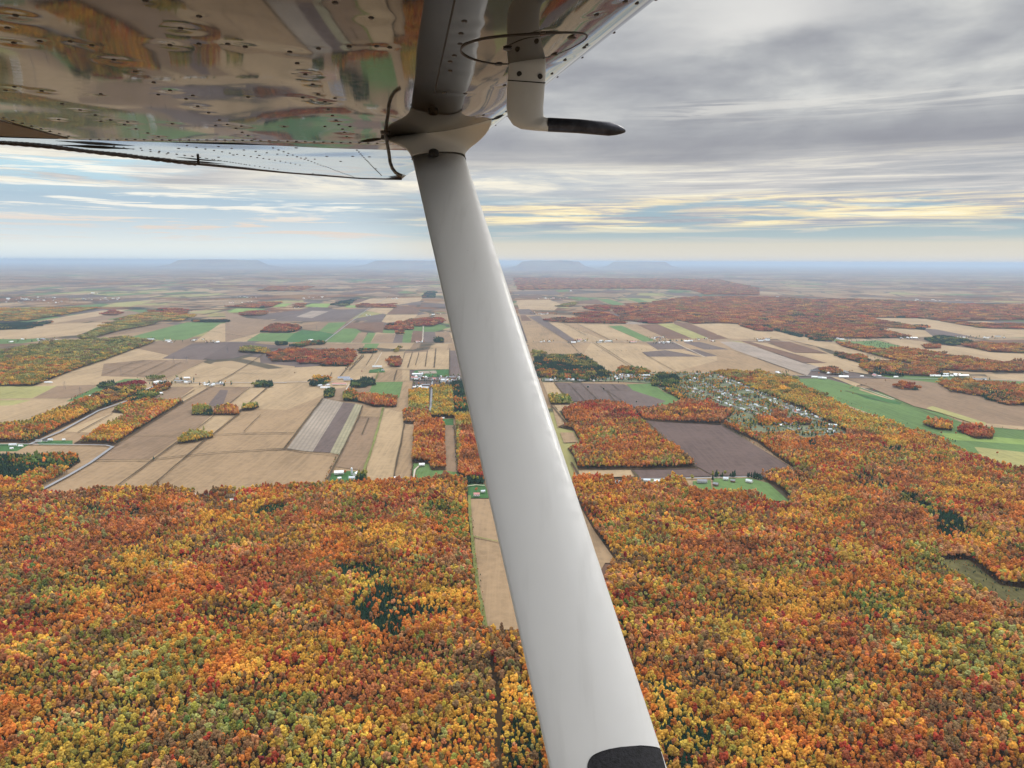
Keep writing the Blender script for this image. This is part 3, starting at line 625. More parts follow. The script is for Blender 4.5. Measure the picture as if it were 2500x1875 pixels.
FIELDS = '''
T2|P|0 955 330 850 590 905 1000 880 1000 1330 0 1330
T|P|-10 980 700 1000 980 890 1010 1270 0 1270
P|D1|440 290 770 280 600 375 520 388 250 388
T2|D1|0 470 240 402 510 400 520 440 300 500 200 560 0 655
O|D1|190 296 440 290 250 385 0 405 0 362
O|D1|0 410 240 400 100 440 0 470
G|D1|0 292 190 296 0 362
G|D1|890 262 960 238 1100 235 1050 250 900 280
G|D1|510 410 760 290 810 300 760 350 590 415
T|D1|245 752 820 757 650 870 500 880 130 840
DG|D1|0 715 230 742 130 795 0 795
DG|D1|270 712 560 712 560 745 300 745
T2|D1|480 640 870 500 975 505 700 655
P|D1|800 120 1120 90 1600 90 1290 232 780 215
P|D1|1600 300 1920 300 1750 455 1640 510 1470 650 1410 672 1030 672 1180 560 1380 450
M|D1|1590 455 1700 320 1760 325 1720 440
T2|D1|1310 400 1500 315 1590 310 1400 400
P|D1|1310 300 1500 300 1380 395 1180 400
T2|D1|1750 455 1930 305 2080 300 1900 440
T2|D1|1480 650 1640 515 1810 510 1640 665
P|D1|900 745 1030 675 1400 680 1150 855 720 860
M|C3|1250 870 1480 755 1790 740 1560 880
O|C3|0 1075 260 1078 200 1130 0 1140
T2|C3|0 720 500 600 860 590 600 690 200 720
P|C3|500 590 780 520 1000 500 1100 520 760 580
B|C3|0 770 330 750 0 840
G|C3|1000 705 1440 590 1780 590 1430 725 1240 730 1180 715
T2|C3|230 590 780 500 1000 490 780 540 400 600
O|C3|780 470 900 440 1200 420 1000 470
G|C3|1740 505 1800 485 2060 485 1980 510
T2|C3|1700 600 2212 560 2212 620 1900 740 1500 740
P|C4|0 540 180 600 420 620 640 600 300 720 0 800
G|C4|180 790 290 725 575 725 490 800
DG|C4|490 800 575 725 640 700 780 710 930 735 820 800
G|C4|780 710 860 640 1010 635 900 725
G|C4|830 800 980 690 1080 685 1130 715 1040 805
B|C4|1000 640 1320 635 1310 725 1090 690 980 680
M|C4|380 625 500 585 720 540 1190 520 1010 630 860 630
S|C4|590 590 720 540 860 545 720 600
P|C4|1050 805 1110 720 1180 725 1130 808
G|C4|1130 808 1190 722 1250 725 1205 808
P|C4|1205 808 1260 735 1410 735 1390 808
M|C4|1390 808 1415 735 1480 740 1470 805
G|C4|1470 805 1485 705 1555 705 1540 805
B|C4|1540 805 1560 705 1640 710 1640 800
M|C4|1640 800 1650 715 1740 715 1760 800
P|C4|1740 715 1860 715 1890 805 1760 800
P|C4|700 815 1150 815 1140 860 640 850
G|C4|1150 850 1160 815 1280 812 1255 852
G|C4|1310 700 1420 705 1400 728 1310 725
G2|C4|990 512 1010 495 1090 495 1085 515
G2|C4|380 510 450 485 560 475 500 505
G2|C4|640 505 720 480 880 480 850 512
G2|C4|20 555 90 520 280 520 210 555
M|C4|1440 490 1460 460 1630 465 1620 492
T2|C4|1090 480 1200 440 1640 430 1620 460 1440 490
M|C4|1100 600 1330 560 1310 625 1060 620
B|C4|1340 570 1400 520 1620 520 1600 565
T2|C4|1170 540 1240 515 1400 515 1340 570
T2|C4|1300 630 1340 572 1600 570 1560 615 1340 640
M|C4|1860 870 1920 870 1960 1080 1865 1085
DG|C4|1565 1045 1590 1035 1860 1025 1865 1085 1565 1092
S|C4|1600 1040 1750 1037 1760 1060 1610 1062
T2|C4|1000 1030 1150 920 1860 865 1860 1025 1500 1030 1250 1000
G|D2|890 283 1135 278 1105 410 840 400
T|D2|1140 270 1225 270 1180 500 1120 560 980 500 1090 485
P|D2|500 345 640 330 880 300 840 400 660 380 640 440 470 415
ST|D2|470 415 640 450 385 860 170 840
M|D2|640 450 740 460 530 868 385 860
SO|D2|740 460 800 475 610 885 530 868
P|D2|620 890 770 570 950 578 830 960 800 1015 580 985
T2|D2|985 500 1150 540 1145 620 1060 1085 840 1100 835 960 950 600
P|D2|1485 640 1560 640 1600 1035 1490 1020
T|D2|1150 630 1235 635 1205 1090 1060 1085
DG|D2|1450 590 1555 585 1555 640 1470 640
G|D2|1210 955 1350 950 1370 1005 1590 1030 1600 1090 1460 1090 1370 1100 1215 1100
DG|D2|540 1040 680 1020 830 1030 835 1110 520 1120
DG|D2|1665 1125 1815 1130 1860 1245 1680 1245
DG|D2|860 180 970 165 990 200 850 205
T|E6|990 40 1560 40 1660 210 1785 385 1720 385 1500 745 1085 745 1040 550 1010 260
T|C5|360 520 2212 590 2212 900 1900 1000 1300 1010 480 860
T2|C5|520 840 860 845 930 740 1300 760 2000 860 1500 990 1300 990 1070 990 880 850
T2|C5|350 420 600 415 700 450 640 500 370 490
M|C5|310 355 640 345 700 380 340 375
P|C5|700 380 1000 360 1200 390 900 400
B|C5|800 425 980 415 1020 445 820 450
M|C5|360 490 450 488 510 535 375 530
M|C5|440 545 530 540 820 740 760 745
B|C5|380 535 420 535 470 580 390 580
P|C5|530 540 640 535 700 565 560 570
T2|C5|610 598 700 600 1050 735 900 740 830 735
T2|C5|830 605 1050 612 1340 738 1080 725
G|C5|1060 620 1160 615 1430 735 1330 740
B|C5|1280 610 1440 605 1710 715 1520 718
O|C5|1440 605 1560 600 1840 712 1710 716
B|C5|1560 582 1690 600 1980 715 1860 725 1570 605
T2|C5|1550 570 1720 602 1900 597 2212 600 2212 720 1990 715 1700 600
S|C5|1180 590 1300 580 1340 605 1200 605
M|C5|1350 745 1560 740 1660 795 1440 802
M|C5|1640 745 1760 740 1990 800 1800 800
M|C5|1320 820 1500 805 1780 855 1360 855
M|C5|1640 800 1740 798 1900 850 1810 855
G|C5|970 412 1060 410 1180 450 1110 462
G|C5|1200 408 1290 408 1400 445 1330 447
G|C5|640 345 740 340 760 350 680 358
G|C5|1900 320 2212 322 2212 350 2100 345
B|C6|170 685 300 690 800 845 620 840
B|C6|360 680 520 690 800 775 520 765
S|C6|20 690 170 690 620 845 740 870 690 890 650 935 130 750
O|C6|60 680 170 690 420 770 200 700
T2|C6|240 690 360 700 560 770 830 780 1100 870 1090 925 750 875 640 845 800 845
T|C6|0 755 130 755 650 938 0 905
T2|C6|0 555 170 565 250 600 400 615 640 655 850 700 1560 885 1400 880 1020 800 800 745 500 670 300 672 0 640
T2|C6|1120 520 1480 522 2212 650 2212 672 1900 662 1500 600 1290 555
M|C6|1500 597 1580 602 1850 655 1500 652
T2|C6|1100 585 1300 583 1500 610 1560 655 1400 658 1240 620
G2|C6|2000 540 2212 540 2212 560
G|C6|820 670 1000 690 1150 680 1400 742 1280 750 1160 745 1000 712 850 690
T2|C6|1160 670 1320 670 1480 690 1600 715 1800 735 2212 800 2212 835 1980 832 1700 792 1390 745
B|C6|1850 680 2212 670 2212 745 1930 702
G|C6|2080 660 2212 660 2212 680
M|C6|1200 385 1850 400 1850 415 1300 405
T2|C6|1930 925 2212 930 2212 1012 1980 970
G|C6|1950 965 2212 1015 2212 1060 1960 980
G|D4|230 255 560 250 860 330 1130 430 1600 590 1800 640 2212 770 2212 990 2110 992 1860 902 1640 812 1250 662 950 562 640 432 500 387
P|D4|730 250 1200 255 1500 290 1700 350 2212 530 2212 745 1950 642 1300 482 920 320
T2|D4|510 390 650 438 1060 592 950 577
T2|D4|600 235 680 240 860 300 820 322
T2|D4|850 335 1130 430 1100 428 840 345
T2|D4|1750 600 1800 615 2212 730 2212 765 1790 640
G2|D4|1500 700 2212 830 2212 860 1600 760
O|D4|1450 480 1900 620 1880 650 1400 500
O|D4|1800 820 2212 960 2212 990 2110 992 1860 902
DG|D4|800 370 1000 400 1200 450 1180 470 900 420
V|D3|680 200 980 212 1480 205 1600 230 1900 370 2212 500 2400 590 2610 700 2600 740 2300 745 2212 735 1900 700 1700 670 1600 600 1680 500 1440 440 1250 430 1080 340 1000 290 700 275 80 277 80 240 430 262
T2|D3|85 283 180 285 260 395 130 400 95 310
M|D3|190 285 760 300 850 350 1110 440 1000 482 860 487 430 442 320 442 220 330
G|D3|780 300 1000 292 1090 362 840 355
G|D3|850 355 1090 362 1250 430 1180 467 1080 482 1040 467 1110 440
T2|D3|180 470 340 468 260 510 220 525
T|D3|160 475 215 520 300 640 210 660
T|D3|230 700 340 700 380 780 260 785
D|D3|940 600 1060 610 1250 620 1570 640 1720 730 2190 1010 2100 1030 1890 1062 1500 1057 1370 985 1130 770
T2|D3|385 1012 815 1008 862 1065 600 1072 390 1062
T|D3|320 945 370 1000 392 1060 360 1060
D|D3|825 1003 1370 998 1500 1062 900 1082
G|D3|1330 1105 1480 1095 1490 1180 1350 1180
G|D3|1500 1080 1600 1085 1800 1078 1960 1120 2140 1278 1960 1262 1860 1200 1640 1180 1500 1175
BR|E7|1700 408 1880 410 2070 560 2212 680 2212 785 2080 680 1920 590 1810 495
'''
# ---- woods: name | sheet | outline | palette
WOODS = '''
main|P|0 1172 30 1170 52 1165 92 1145 170 1143 195 1130 208 1125 158 1162 95 1200 170 1202 228 1195 290 1190 360 1192 400 1188 506 1198 600 1198 650 1188 706 1182 762 1182 808 1178 856 1173 885 1176 932 1172 968 1166 1002 1170 1052 1169 1088 1159 1120 1163 1140 1168 1147 1217 1146 1261 1156 1322 1165 1438 1182 1538 1270 1538 1380 1540 1500 1372 1480 1370 1450 1320 1400 1250 1400 1160 1412 1168 1435 1163 1494 1168 1500 1163 1545 1170 1573 1185 1610 1182 1647 1161 1670 1170 1682 1188 1694 1194 1741 1197 1782 1195 1846 1201 1876 1220 1920 1226 1932 1222 1909 1197 1874 1176 1850 1162 1860 1155 1950 1150 1900 1118 1850 1080 1762 1038 1770 1030 1852 1057 1935 1055 1963 1069 2068 1062 2067 1053 2038 1038 1997 1020 1962 997 1909 976 1850 951 1790 925 1768 915 1850 919 1880 920 1918 925 1997 963 2130 1018 2174 1030 2217 1047 2240 1053 2290 1067 2332 1089 2397 1117 2470 1142 2500 1140 2500 1875 0 1875|main
evergreen|D1|0 820 100 812 230 822 440 818 600 832 622 870 540 925 440 962 400 945 300 935 160 1005 0 1015|ever
north_strip|D1|0 660 200 570 330 505 480 455 640 400 790 330 900 320 1110 300 1110 322 960 397 760 472 560 572 370 662 230 732 100 722 0 732|strip
inner|D1|565 735 880 747 1000 672 1420 412 1390 395 1160 398 990 418 900 455 860 490 975 505 760 620 700 655 620 705|inner
crimson|D1|915 292 960 275 1110 256 1100 288 930 312|crimson
hamlet_trees|D1|960 410 1060 402 1180 387 1250 332 1320 302 1300 265 1220 290 1130 340|mixg
bush|D1|760 305 800 272 850 270 900 280 870 300|green
bush|D1|1110 245 1180 225 1290 232 1200 250|olive
island|D1|1475 510 1490 465 1580 455 1640 475 1640 512|mixg
island|D1|1645 512 1660 470 1760 452 1840 475 1845 512|main
island|D1|1855 480 1880 455 1980 432 2000 450 1960 470|olive
island|D1|1365 732 1430 665 1480 652 1640 660 1645 685 1480 722|yellow
rect|D2|1185 345 1350 345 1350 520 1185 520|yellow
rect|D2|1135 520 1185 500 1350 515 1380 590 1340 630 1140 625|main
rect|D2|1240 600 1380 585 1460 590 1480 640 1490 1010 1370 1012 1350 960 1210 950 1230 640|orange
rect|D2|1380 325 1545 325 1562 577 1372 577|yellow
rect|D2|1565 530 1685 530 1720 640 1700 660 1620 660 1600 1060 1575 640|yellow
rect|D2|1600 650 1725 650 1790 930 1815 1105 1650 1090 1600 1060|orange
plantation|D2|1545 282 1640 290 1685 527 1567 532|ever
row|D2|640 370 700 350 765 385 780 440 640 432|mixg
row|D2|765 385 1090 410 1082 487 900 482 765 445|rust
clump|D2|478 375 540 338 580 345 560 402 478 412|dgreen
clump|D2|1003 98 1020 80 1100 83 1117 110 1107 157 1025 150|rust
redwood|D2|15 60 60 40 150 15 700 20 750 50 690 146 460 146 455 127 270 127 270 107 45 107|redw
bushes|D2|1105 0 1130 -5 1080 40 1050 30|olive
farmtrees|D2|375 305 385 245 440 235 540 255 500 300 400 310|mixg
farmtrees|D2|700 325 720 275 890 262 890 300 780 325|dgreen
farmtrees|D2|745 1105 760 1055 830 1060 835 1110|dgreen
hedge|D2|1665 1090 1810 1092 1812 1122 1665 1120|ever
yard|D2|1690 1240 1700 1170 1730 1160 1730 1240|ever
yard|D2|1800 1240 1800 1160 1830 1180 1840 1240|ever
olivebank|D3|130 400 300 400 342 467 150 462|olive
big|D3|230 530 260 500 350 465 440 438 720 438 830 500 900 590 870 610 340 640 290 620|redw
big|D3|290 620 900 590 1000 680 1240 850 1330 920 1362 992 1150 1002 900 1007 380 1007 340 900 290 830 400 790 340 680 210 650|main
hill|D3|840 490 960 495 1130 470 1300 428 1440 438 1560 480 1690 500 1650 560 1560 632 1240 622 1060 612 920 597 870 540|rust
evw|D3|25 70 420 65 560 160 662 227 560 242 430 272 50 235|ever
evw|D3|100 72 420 68 520 150 440 170 300 140 110 105|olive
evw|D3|130 110 205 108 215 132 140 132|redw
evw|D3|0 20 100 40 120 80 10 80|olive
row|D3|50 190 130 185 200 205 200 242 60 240|rust
row|D3|225 262 240 205 430 205 520 225 520 265|mixg
row|D3|700 205 740 165 860 175 980 200 960 225 800 222|mixg
villedge|D3|980 290 1050 215 1210 240 1210 330 1000 310|dgreen
villrow|D3|1080 340 1160 350 1300 430 1250 440|mixg
yardtrees|D3|1060 1120 1160 1050 1260 1080 1300 1160 1180 1170 940 1140 900 1110|yellow
conifers|D3|1488 1090 1520 1055 1600 1060 1600 1095|dgreen
conifers|D3|1620 1080 1640 1048 1690 1060 1680 1090|dgreen
conifers|D3|1740 1100 1790 1052 1900 1060 1920 1140 1860 1150|dgreen
conifers|D3|1750 1150 1800 1110 1830 1170 1770 1175|dgreen
conifers|D4|20 1060 200 1010 330 1020 400 1110 330 1150 230 1140|mixd
yellowstrip|D3|1480 205 1560 190 1700 195 1900 200 2212 260 2212 490 1900 370 1600 228|yellow
yellowstrip|D4|0 235 100 240 230 258 500 388 900 560 1100 613 1250 668 1320 700 1100 760 740 700 640 640 500 580 380 500 200 430 0 345|yellowo
vill_orange|D4|0 560 100 570 130 520 240 530 240 570 440 600 440 640 230 640 0 640|rust
islandr|D4|1370 632 1450 598 1620 630 1612 682 1480 672|main
islandr|D4|1650 682 1720 648 1850 652 1962 710 1952 752 1800 747|redw
islandr|D4|1115 320 1210 292 1290 308 1342 347 1200 342|redw
islandr|D4|1495 290 1650 258 1900 290 2212 370 2212 472 2060 472 1870 402 1600 357|main
islandr|D4|1880 350 2100 380 2132 432 2050 462 1880 412|ever
islandr|D4|830 150 1000 110 1480 170 1500 200 1600 212 1450 230 940 210|main
edge|D4|920 200 1000 180 1160 215 1240 235 940 210|dgreen
north_left|C3|0 905 170 790 400 740 700 730 980 710 1190 740 800 880 560 960 560 880 0 960|olive
north_left|C3|0 940 560 860 640 930 260 1077 0 1077|yellowo
north_left|C3|140 895 180 880 300 868 310 885 160 905|redw
far|C3|680 720 600 710 860 590 1130 560 1250 570 1180 610 920 655|olive
far|C3|0 600 230 595 400 592 200 640 0 665|ever
far|C3|0 510 400 480 780 480 500 530 200 580 0 590|yellowo
far|C3|780 532 850 508 940 515 900 537|redw
far|C3|1140 512 1300 485 1460 500 1440 527|redw
far|C3|870 572 1140 520 1500 540 1400 582 1240 582|yellowo
far|C3|1740 472 2010 450 2160 440 2100 472 1960 482|redw
far|C3|1850 537 1910 510 2020 508 2050 525 2000 542|redw
far|C3|1465 580 1700 572 1770 575 1740 590 1500 588|ever
far|C3|1840 817 1900 785 2050 800 2100 832|olive
far|C4|290 717 360 670 430 655 590 658 627 685 600 707 520 720|redw
far|C4|1318 698 1350 660 1560 613 1780 600 1822 625 1810 637 1720 667 1560 667 1560 698 1420 698|redw
far|C4|1413 732 1420 703 1480 700 1488 732|redw
far|C4|115 575 200 552 300 546 335 572 250 582|redw
far|C4|565 512 580 490 660 484 650 512|redw
far|C4|1095 512 1110 488 1400 490 1412 517 1210 512|redw
far|C4|60 512 200 480 430 470 350 512|rust
far|C4|880 490 960 465 1080 450 1000 502|ever
far|C4|1640 432 1680 383 1752 378 1720 432|ever
far|C4|260 376 400 340 740 340 600 378|rust
far|C4|430 822 440 800 500 800 508 825|dgreen
far|C4|540 830 600 815 820 795 820 815 700 825 620 842|mixg
far|C4|1105 892 1120 860 1180 862 1260 870 1250 885|mixd
far|C4|230 1170 280 1135 370 1135 375 1168|dgreen
far|C4|110 880 160 850 270 850 330 885|olive
far|C4|1740 803 1745 770 1800 775 1820 803|dgreen
far|C5|550 577 620 563 850 562 790 525 1000 510 1150 560 1200 602 1000 597 700 592|redw
far|C5|870 480 1000 462 1080 465 1070 500 960 500|redw
far|C5|1100 470 1250 465 1530 560 1560 592 1400 602 1180 575 1100 500|redw
far|C5|1200 455 1400 440 1640 400 2212 395 2212 600 1900 597 1720 602 1550 565 1260 480|rust
far|C5|370 340 330 250 900 250 1900 260 2212 330 2212 380 1800 375 1700 340 1300 330 700 335|rust
far|C5|780 470 640 470 780 440 810 440|olive
far|C6|0 375 300 370 600 385 1100 390 1250 395 1800 425 2212 430 2212 532 1800 537 1470 522 1100 515 1180 540 1400 580 1450 602 1100 580 1240 620 1400 657 1160 662 830 667 740 632 620 652 330 577 0 552|rust
far|C6|1480 520 1840 560 2212 590 2212 622 1900 592|rust
far|C6|1430 575 1500 585 1500 600 1440 602|ever
far|C6|420 505 740 500 740 520 440 522|ever
far|C6|165 577 200 560 400 603 402 617 300 614|redw
far|C6|220 553 640 640 600 657 400 600|ever
far|C6|850 690 1160 745 1400 747 1600 775 1980 840 2212 830 2212 922 1850 902 1560 887 1200 802 900 722|main
far|C6|840 787 860 775 1060 800 1100 820 1060 850 900 805|mixd
far|C6|1500 672 1620 650 1800 680 1840 702 1700 717 1540 692|dgreen
far|C6|1760 717 1900 700 2212 755 2212 807 1960 762|main
far|C6|1480 722 1600 713 1612 737 1500 740|rust
far|C6|740 905 760 880 860 880 900 920 860 925|rust
far|C6|640 650 720 640 840 655 830 690 700 680|mixd
'''
LINES = '''
ditch|3.2|D1|0 405 250 388 440 385 520 388
ditch|4|D1|720 862 1150 862 1200 852 1430 825 1700 800 2060 780 2212 775
ditch|3.5|D1|890 1070 1170 865 1300 770 1380 710
ditch|3.5|D1|1145 1080 1450 820 1590 695
ditch|4|D1|1640 665 1840 505 1850 480 2090 280 2110 265
ditch|4|D1|1640 665 1900 655 2212 650
ditch|2.5|D1|1010 672 1400 675
ditch|3|D1|1290 235 1500 230 1640 212 1850 192 2212 205
ditch|3.5|D1|1670 265 1790 200 1900 130 2040 40
ditch|3|D1|1380 395 1500 320
ditch|3.5|D1|1420 410 1610 305
ditch|2.5|D1|1230 318 1420 318
ditch|2.5|D1|1480 650 1930 300
ditch|2.5|D1|1330 295 1980 300
ditch|3|D1|600 645 870 500
ditch|3|D1|460 645 690 655
ditch|3|D1|800 120 1000 125 1120 90
ditch|3|D1|940 150 1060 148
ditch|3|D1|940 200 1180 215 1220 215
ditch|2.5|D1|780 210 1040 100
ditch|2.5|D1|930 205 1180 100
ditch|3|D1|1060 205 1290 95
ditch|3|D1|1180 215 1400 105
ditch|2.5|D1|1300 232 1600 90
ditch|2|D1|1880 640 2010 510
ditch|3.5|D1|885 750 1180 560 1420 412
ditch|2|C3|1620 660 1760 680 1990 715
ditch|2.5|C3|1460 582 2212 575
ditch|4.5|C3|800 880 1000 800 1230 740 2212 758
ditch|6|D2|150 830 470 415
ditch|3.5|D2|0 702 235 702
ditch|4|D2|0 835 150 830 300 855 610 890
ditch|4|D2|800 475 770 570 610 890 490 1120
ditch|3|D2|765 565 945 575
ditch|3|D2|850 580 795 715
ditch|3.5|D2|1148 620 1120 790 1065 1030 1058 1085
ditch|3|D2|1205 1090 1235 640
ditch|3|D2|1590 1030 1560 640
ditch|2.5|D2|890 40 830 140
ditch|3|D2|1155 30 1115 150
ditch|3.5|D2|1215 30 1175 160
ditch|3|D2|1270 30 1240 140
ditch|3.5|D2|1340 20 1320 150
ditch|5|D2|1410 0 1395 160
ditch|4|D2|1525 0 1523 250
ditch|4|D2|690 180 810 65
ditch|3.5|D2|600 250 750 70
ditch|3|D2|530 240 545 200
ditch|4|D2|1085 180 1060 265
ditch|3|D2|790 175 1000 165 1250 180 1525 178
ditch|3|D2|660 190 900 190
ditch|3|D2|890 272 1220 270
ditch|3|D2|1225 245 1215 350
ditch|3|D3|190 330 450 345 860 350
ditch|3.5|D3|180 285 260 390 350 470
ditch|2.5|D3|300 290 340 335 440 440
ditch|2.5|D3|400 290 460 345 555 440
ditch|2.5|D3|560 310 610 350 690 440
ditch|2.5|D3|660 300 720 345
ditch|2.5|D3|620 350 750 440
ditch|5|D3|155 470 215 540 290 640
ditch|4|D3|820 1010 862 1065 880 1090
ditch|4|D3|320 945 392 1060
ditch|3|D3|385 1008 1370 998
ditch|4|D3|940 600 1130 770 1370 1000
ditch|2.5|C5|705 595 890 690
ditch|3|C5|820 600 1070 725
ditch|2.5|C5|430 545 760 745 860 850
ditch|2|C5|440 680 610 680
ditch|2.5|C5|450 742 750 742
ditch|2.5|C5|1320 820 1400 870 1590 975
ditch|2|C5|1050 620 1350 740
ditch|2|C5|520 850 860 852 1100 850
ditch|2.5|C5|930 740 1110 855 1280 965
ditch|2.5|C5|960 745 1140 860 1310 968
ditch|3|C5|600 480 700 530
ditch|2.5|C6|130 755 650 938
ditch|3|C6|850 770 1200 830
ditch|3|C6|1080 780 1560 885
ditch|4|D4|560 400 230 260
ditch|4|D4|730 350 900 400 1100 460
ditch|3|D4|1150 440 1600 600 1950 660 2212 745
grass_strip|7|D2|970 490 950 580 890 800 830 960 810 1015
grass_strip|5|D2|935 190 905 265
grass_strip|6|E6|985 20 990 130 1005 280 1035 520 1075 745
grass_strip|4|E6|1005 240 1145 270 1400 330
lane|4|D2|960 35 900 140
lane|4|D2|640 380 690 300
lane|4|D2|1220 1095 1235 1010 1270 975
lane|4|D2|1665 1145 1740 1135 1815 1140
road|9|D1|320 1090 520 985 700 880 860 765 870 755
road|7|D1|862 757 820 747 700 743 230 738 0 742
road|9|D1|230 738 470 640 760 480 960 412 1130 322 1230 268 1290 242
road|8|D1|1230 268 1700 264 2212 264
road|8|D2|0 285 380 278 560 275
road|8|D2|1358 560 1367 480 1380 250
road|8|D2|1200 262 1400 262 1640 262
road|7|D3|870 1086 1890 1064 2060 1050
road|8|C4|820 800 1190 520 1350 420
road|8|C4|0 800 120 800 820 806 1920 808
lane|6|C4|1640 800 1645 665
road|8|D3|80 262 430 268 700 245 1060 215 1480 215
road|7|D3|1540 250 1800 350 2212 540 2450 640
road|7|D3|1300 250 1700 440 2212 640
road|6|D3|1250 330 1500 420 1900 560 2212 700 2500 700
lane|5|D3|1140 318 1230 325
lane|5|C6|1040 1020 1280 1105
road|9|C6|480 930 1000 945 1500 955 2212 985
road|7|C6|0 680 500 690 900 690 1400 665 2212 665
lane|5|C5|1240 480 1580 570
lane|6|C5|1560 740 1800 855
road|8|C5|480 742 1000 745 1350 738 2000 722
'''
FMAT = {'ditch': field_material('ditch', (.085, .06, .035), None, .3), 'road': field_material('asphalt', (.26, .26, .27), None, .08), 'lane': field_material('gravel', (.46, .40, .33), None, .1), 'grass_strip': field_material('rough_grass', (.16, .17, .055), None, .3)}
def ribbon(name, w, P, z):
    pts = []
    for (x0, y0), (x1, y1) in zip(P[:-1], P[1:]):
        a, b = G(x0, y0, z), G(x1, y1, z); n = max(1, int(np.linalg.norm(b-a)/60))
        for i in range(n): pts.append(a+(b-a)*i/n)
    pts.append(b); V = []; rr = random.Random(int(w*10+P[0][0]))
    for i, p in enumerate(pts):
        d_ = pts[min(i+1, len(pts)-1)]-pts[max(i-1, 0)]; n_ = np.array([-d_[1], d_[0], 0]); n_ /= np.linalg.norm(n_)
        ww = w/2*(rr.uniform(.75, 1.3) if name != 'road' else 1); jt = n_*(rr.uniform(-.8, .8) if name != 'road' else 0)
        V += [p+n_*ww+jt, p-n_*ww+jt]
    o = mesh(name, V, [(2*i, 2*i+1, 2*i+3, 2*i+2) for i in range(len(pts)-1)], FMAT[name]); tag(o, kind='structure'); return o
woods = []
for ln in WOODS.strip().splitlines():
    a, b, s, pal = ln.split('|'); P = px(b, s); woods.append((a, P, pal))
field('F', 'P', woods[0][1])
for ln in FIELDS.strip().splitlines():
    a, b, s = ln.split('|'); field(a, b, s)
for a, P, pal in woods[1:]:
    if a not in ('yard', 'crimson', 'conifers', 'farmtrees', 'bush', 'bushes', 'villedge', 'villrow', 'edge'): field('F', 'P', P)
zr = {'ditch': zc[0]+.05, 'grass_strip': zc[0]+.08, 'lane': zc[0]+.11, 'road': zc[0]+.14}
lines = []
for ln in LINES.strip().splitlines():
    a, w, b, s = ln.split('|'); P = px(b, s); zr[a] += .004; ribbon(a, float(w)*(1.25 if a == 'ditch' else 1.0), P, zr[a]); lines.append((a, P))
ZG = zc[0]
# ================================================================== TREES
def leaf_material():
    m = bpy.data.materials.new('autumn_leaves'); m.use_nodes = True; q = NT(m.node_tree); b = m.node_tree.nodes['Principled BSDF']
    b.inputs['Roughness'].default_value = .8; b.inputs['Specular IOR Level'].default_value = .15
    at_ = q.add('ShaderNodeAttribute', attribute_type='INSTANCER', attribute_name='tint')
    v = q.add('ShaderNodeAttribute', attribute_type='GEOMETRY', attribute_name='leafy')
    c_ = q.mix(1.0, at_.outputs['Color'], v.outputs['Color'], 'MULTIPLY'); q.put(b.inputs['Base Color'], c_); return m
M_leaf = leaf_material(); M_bark = mat('bark', (.07, .055, .045), .9)
def ico(sub):
    bm = bmesh.new(); bmesh.ops.create_icosphere(bm, subdivisions=sub, radius=1); V = np.array([v.co[:] for v in bm.verts]); Fc = [[v.index for v in f_.verts] for f_ in bm.faces]; bm.free(); return V, Fc
I1, I2 = ico(1), ico(2)
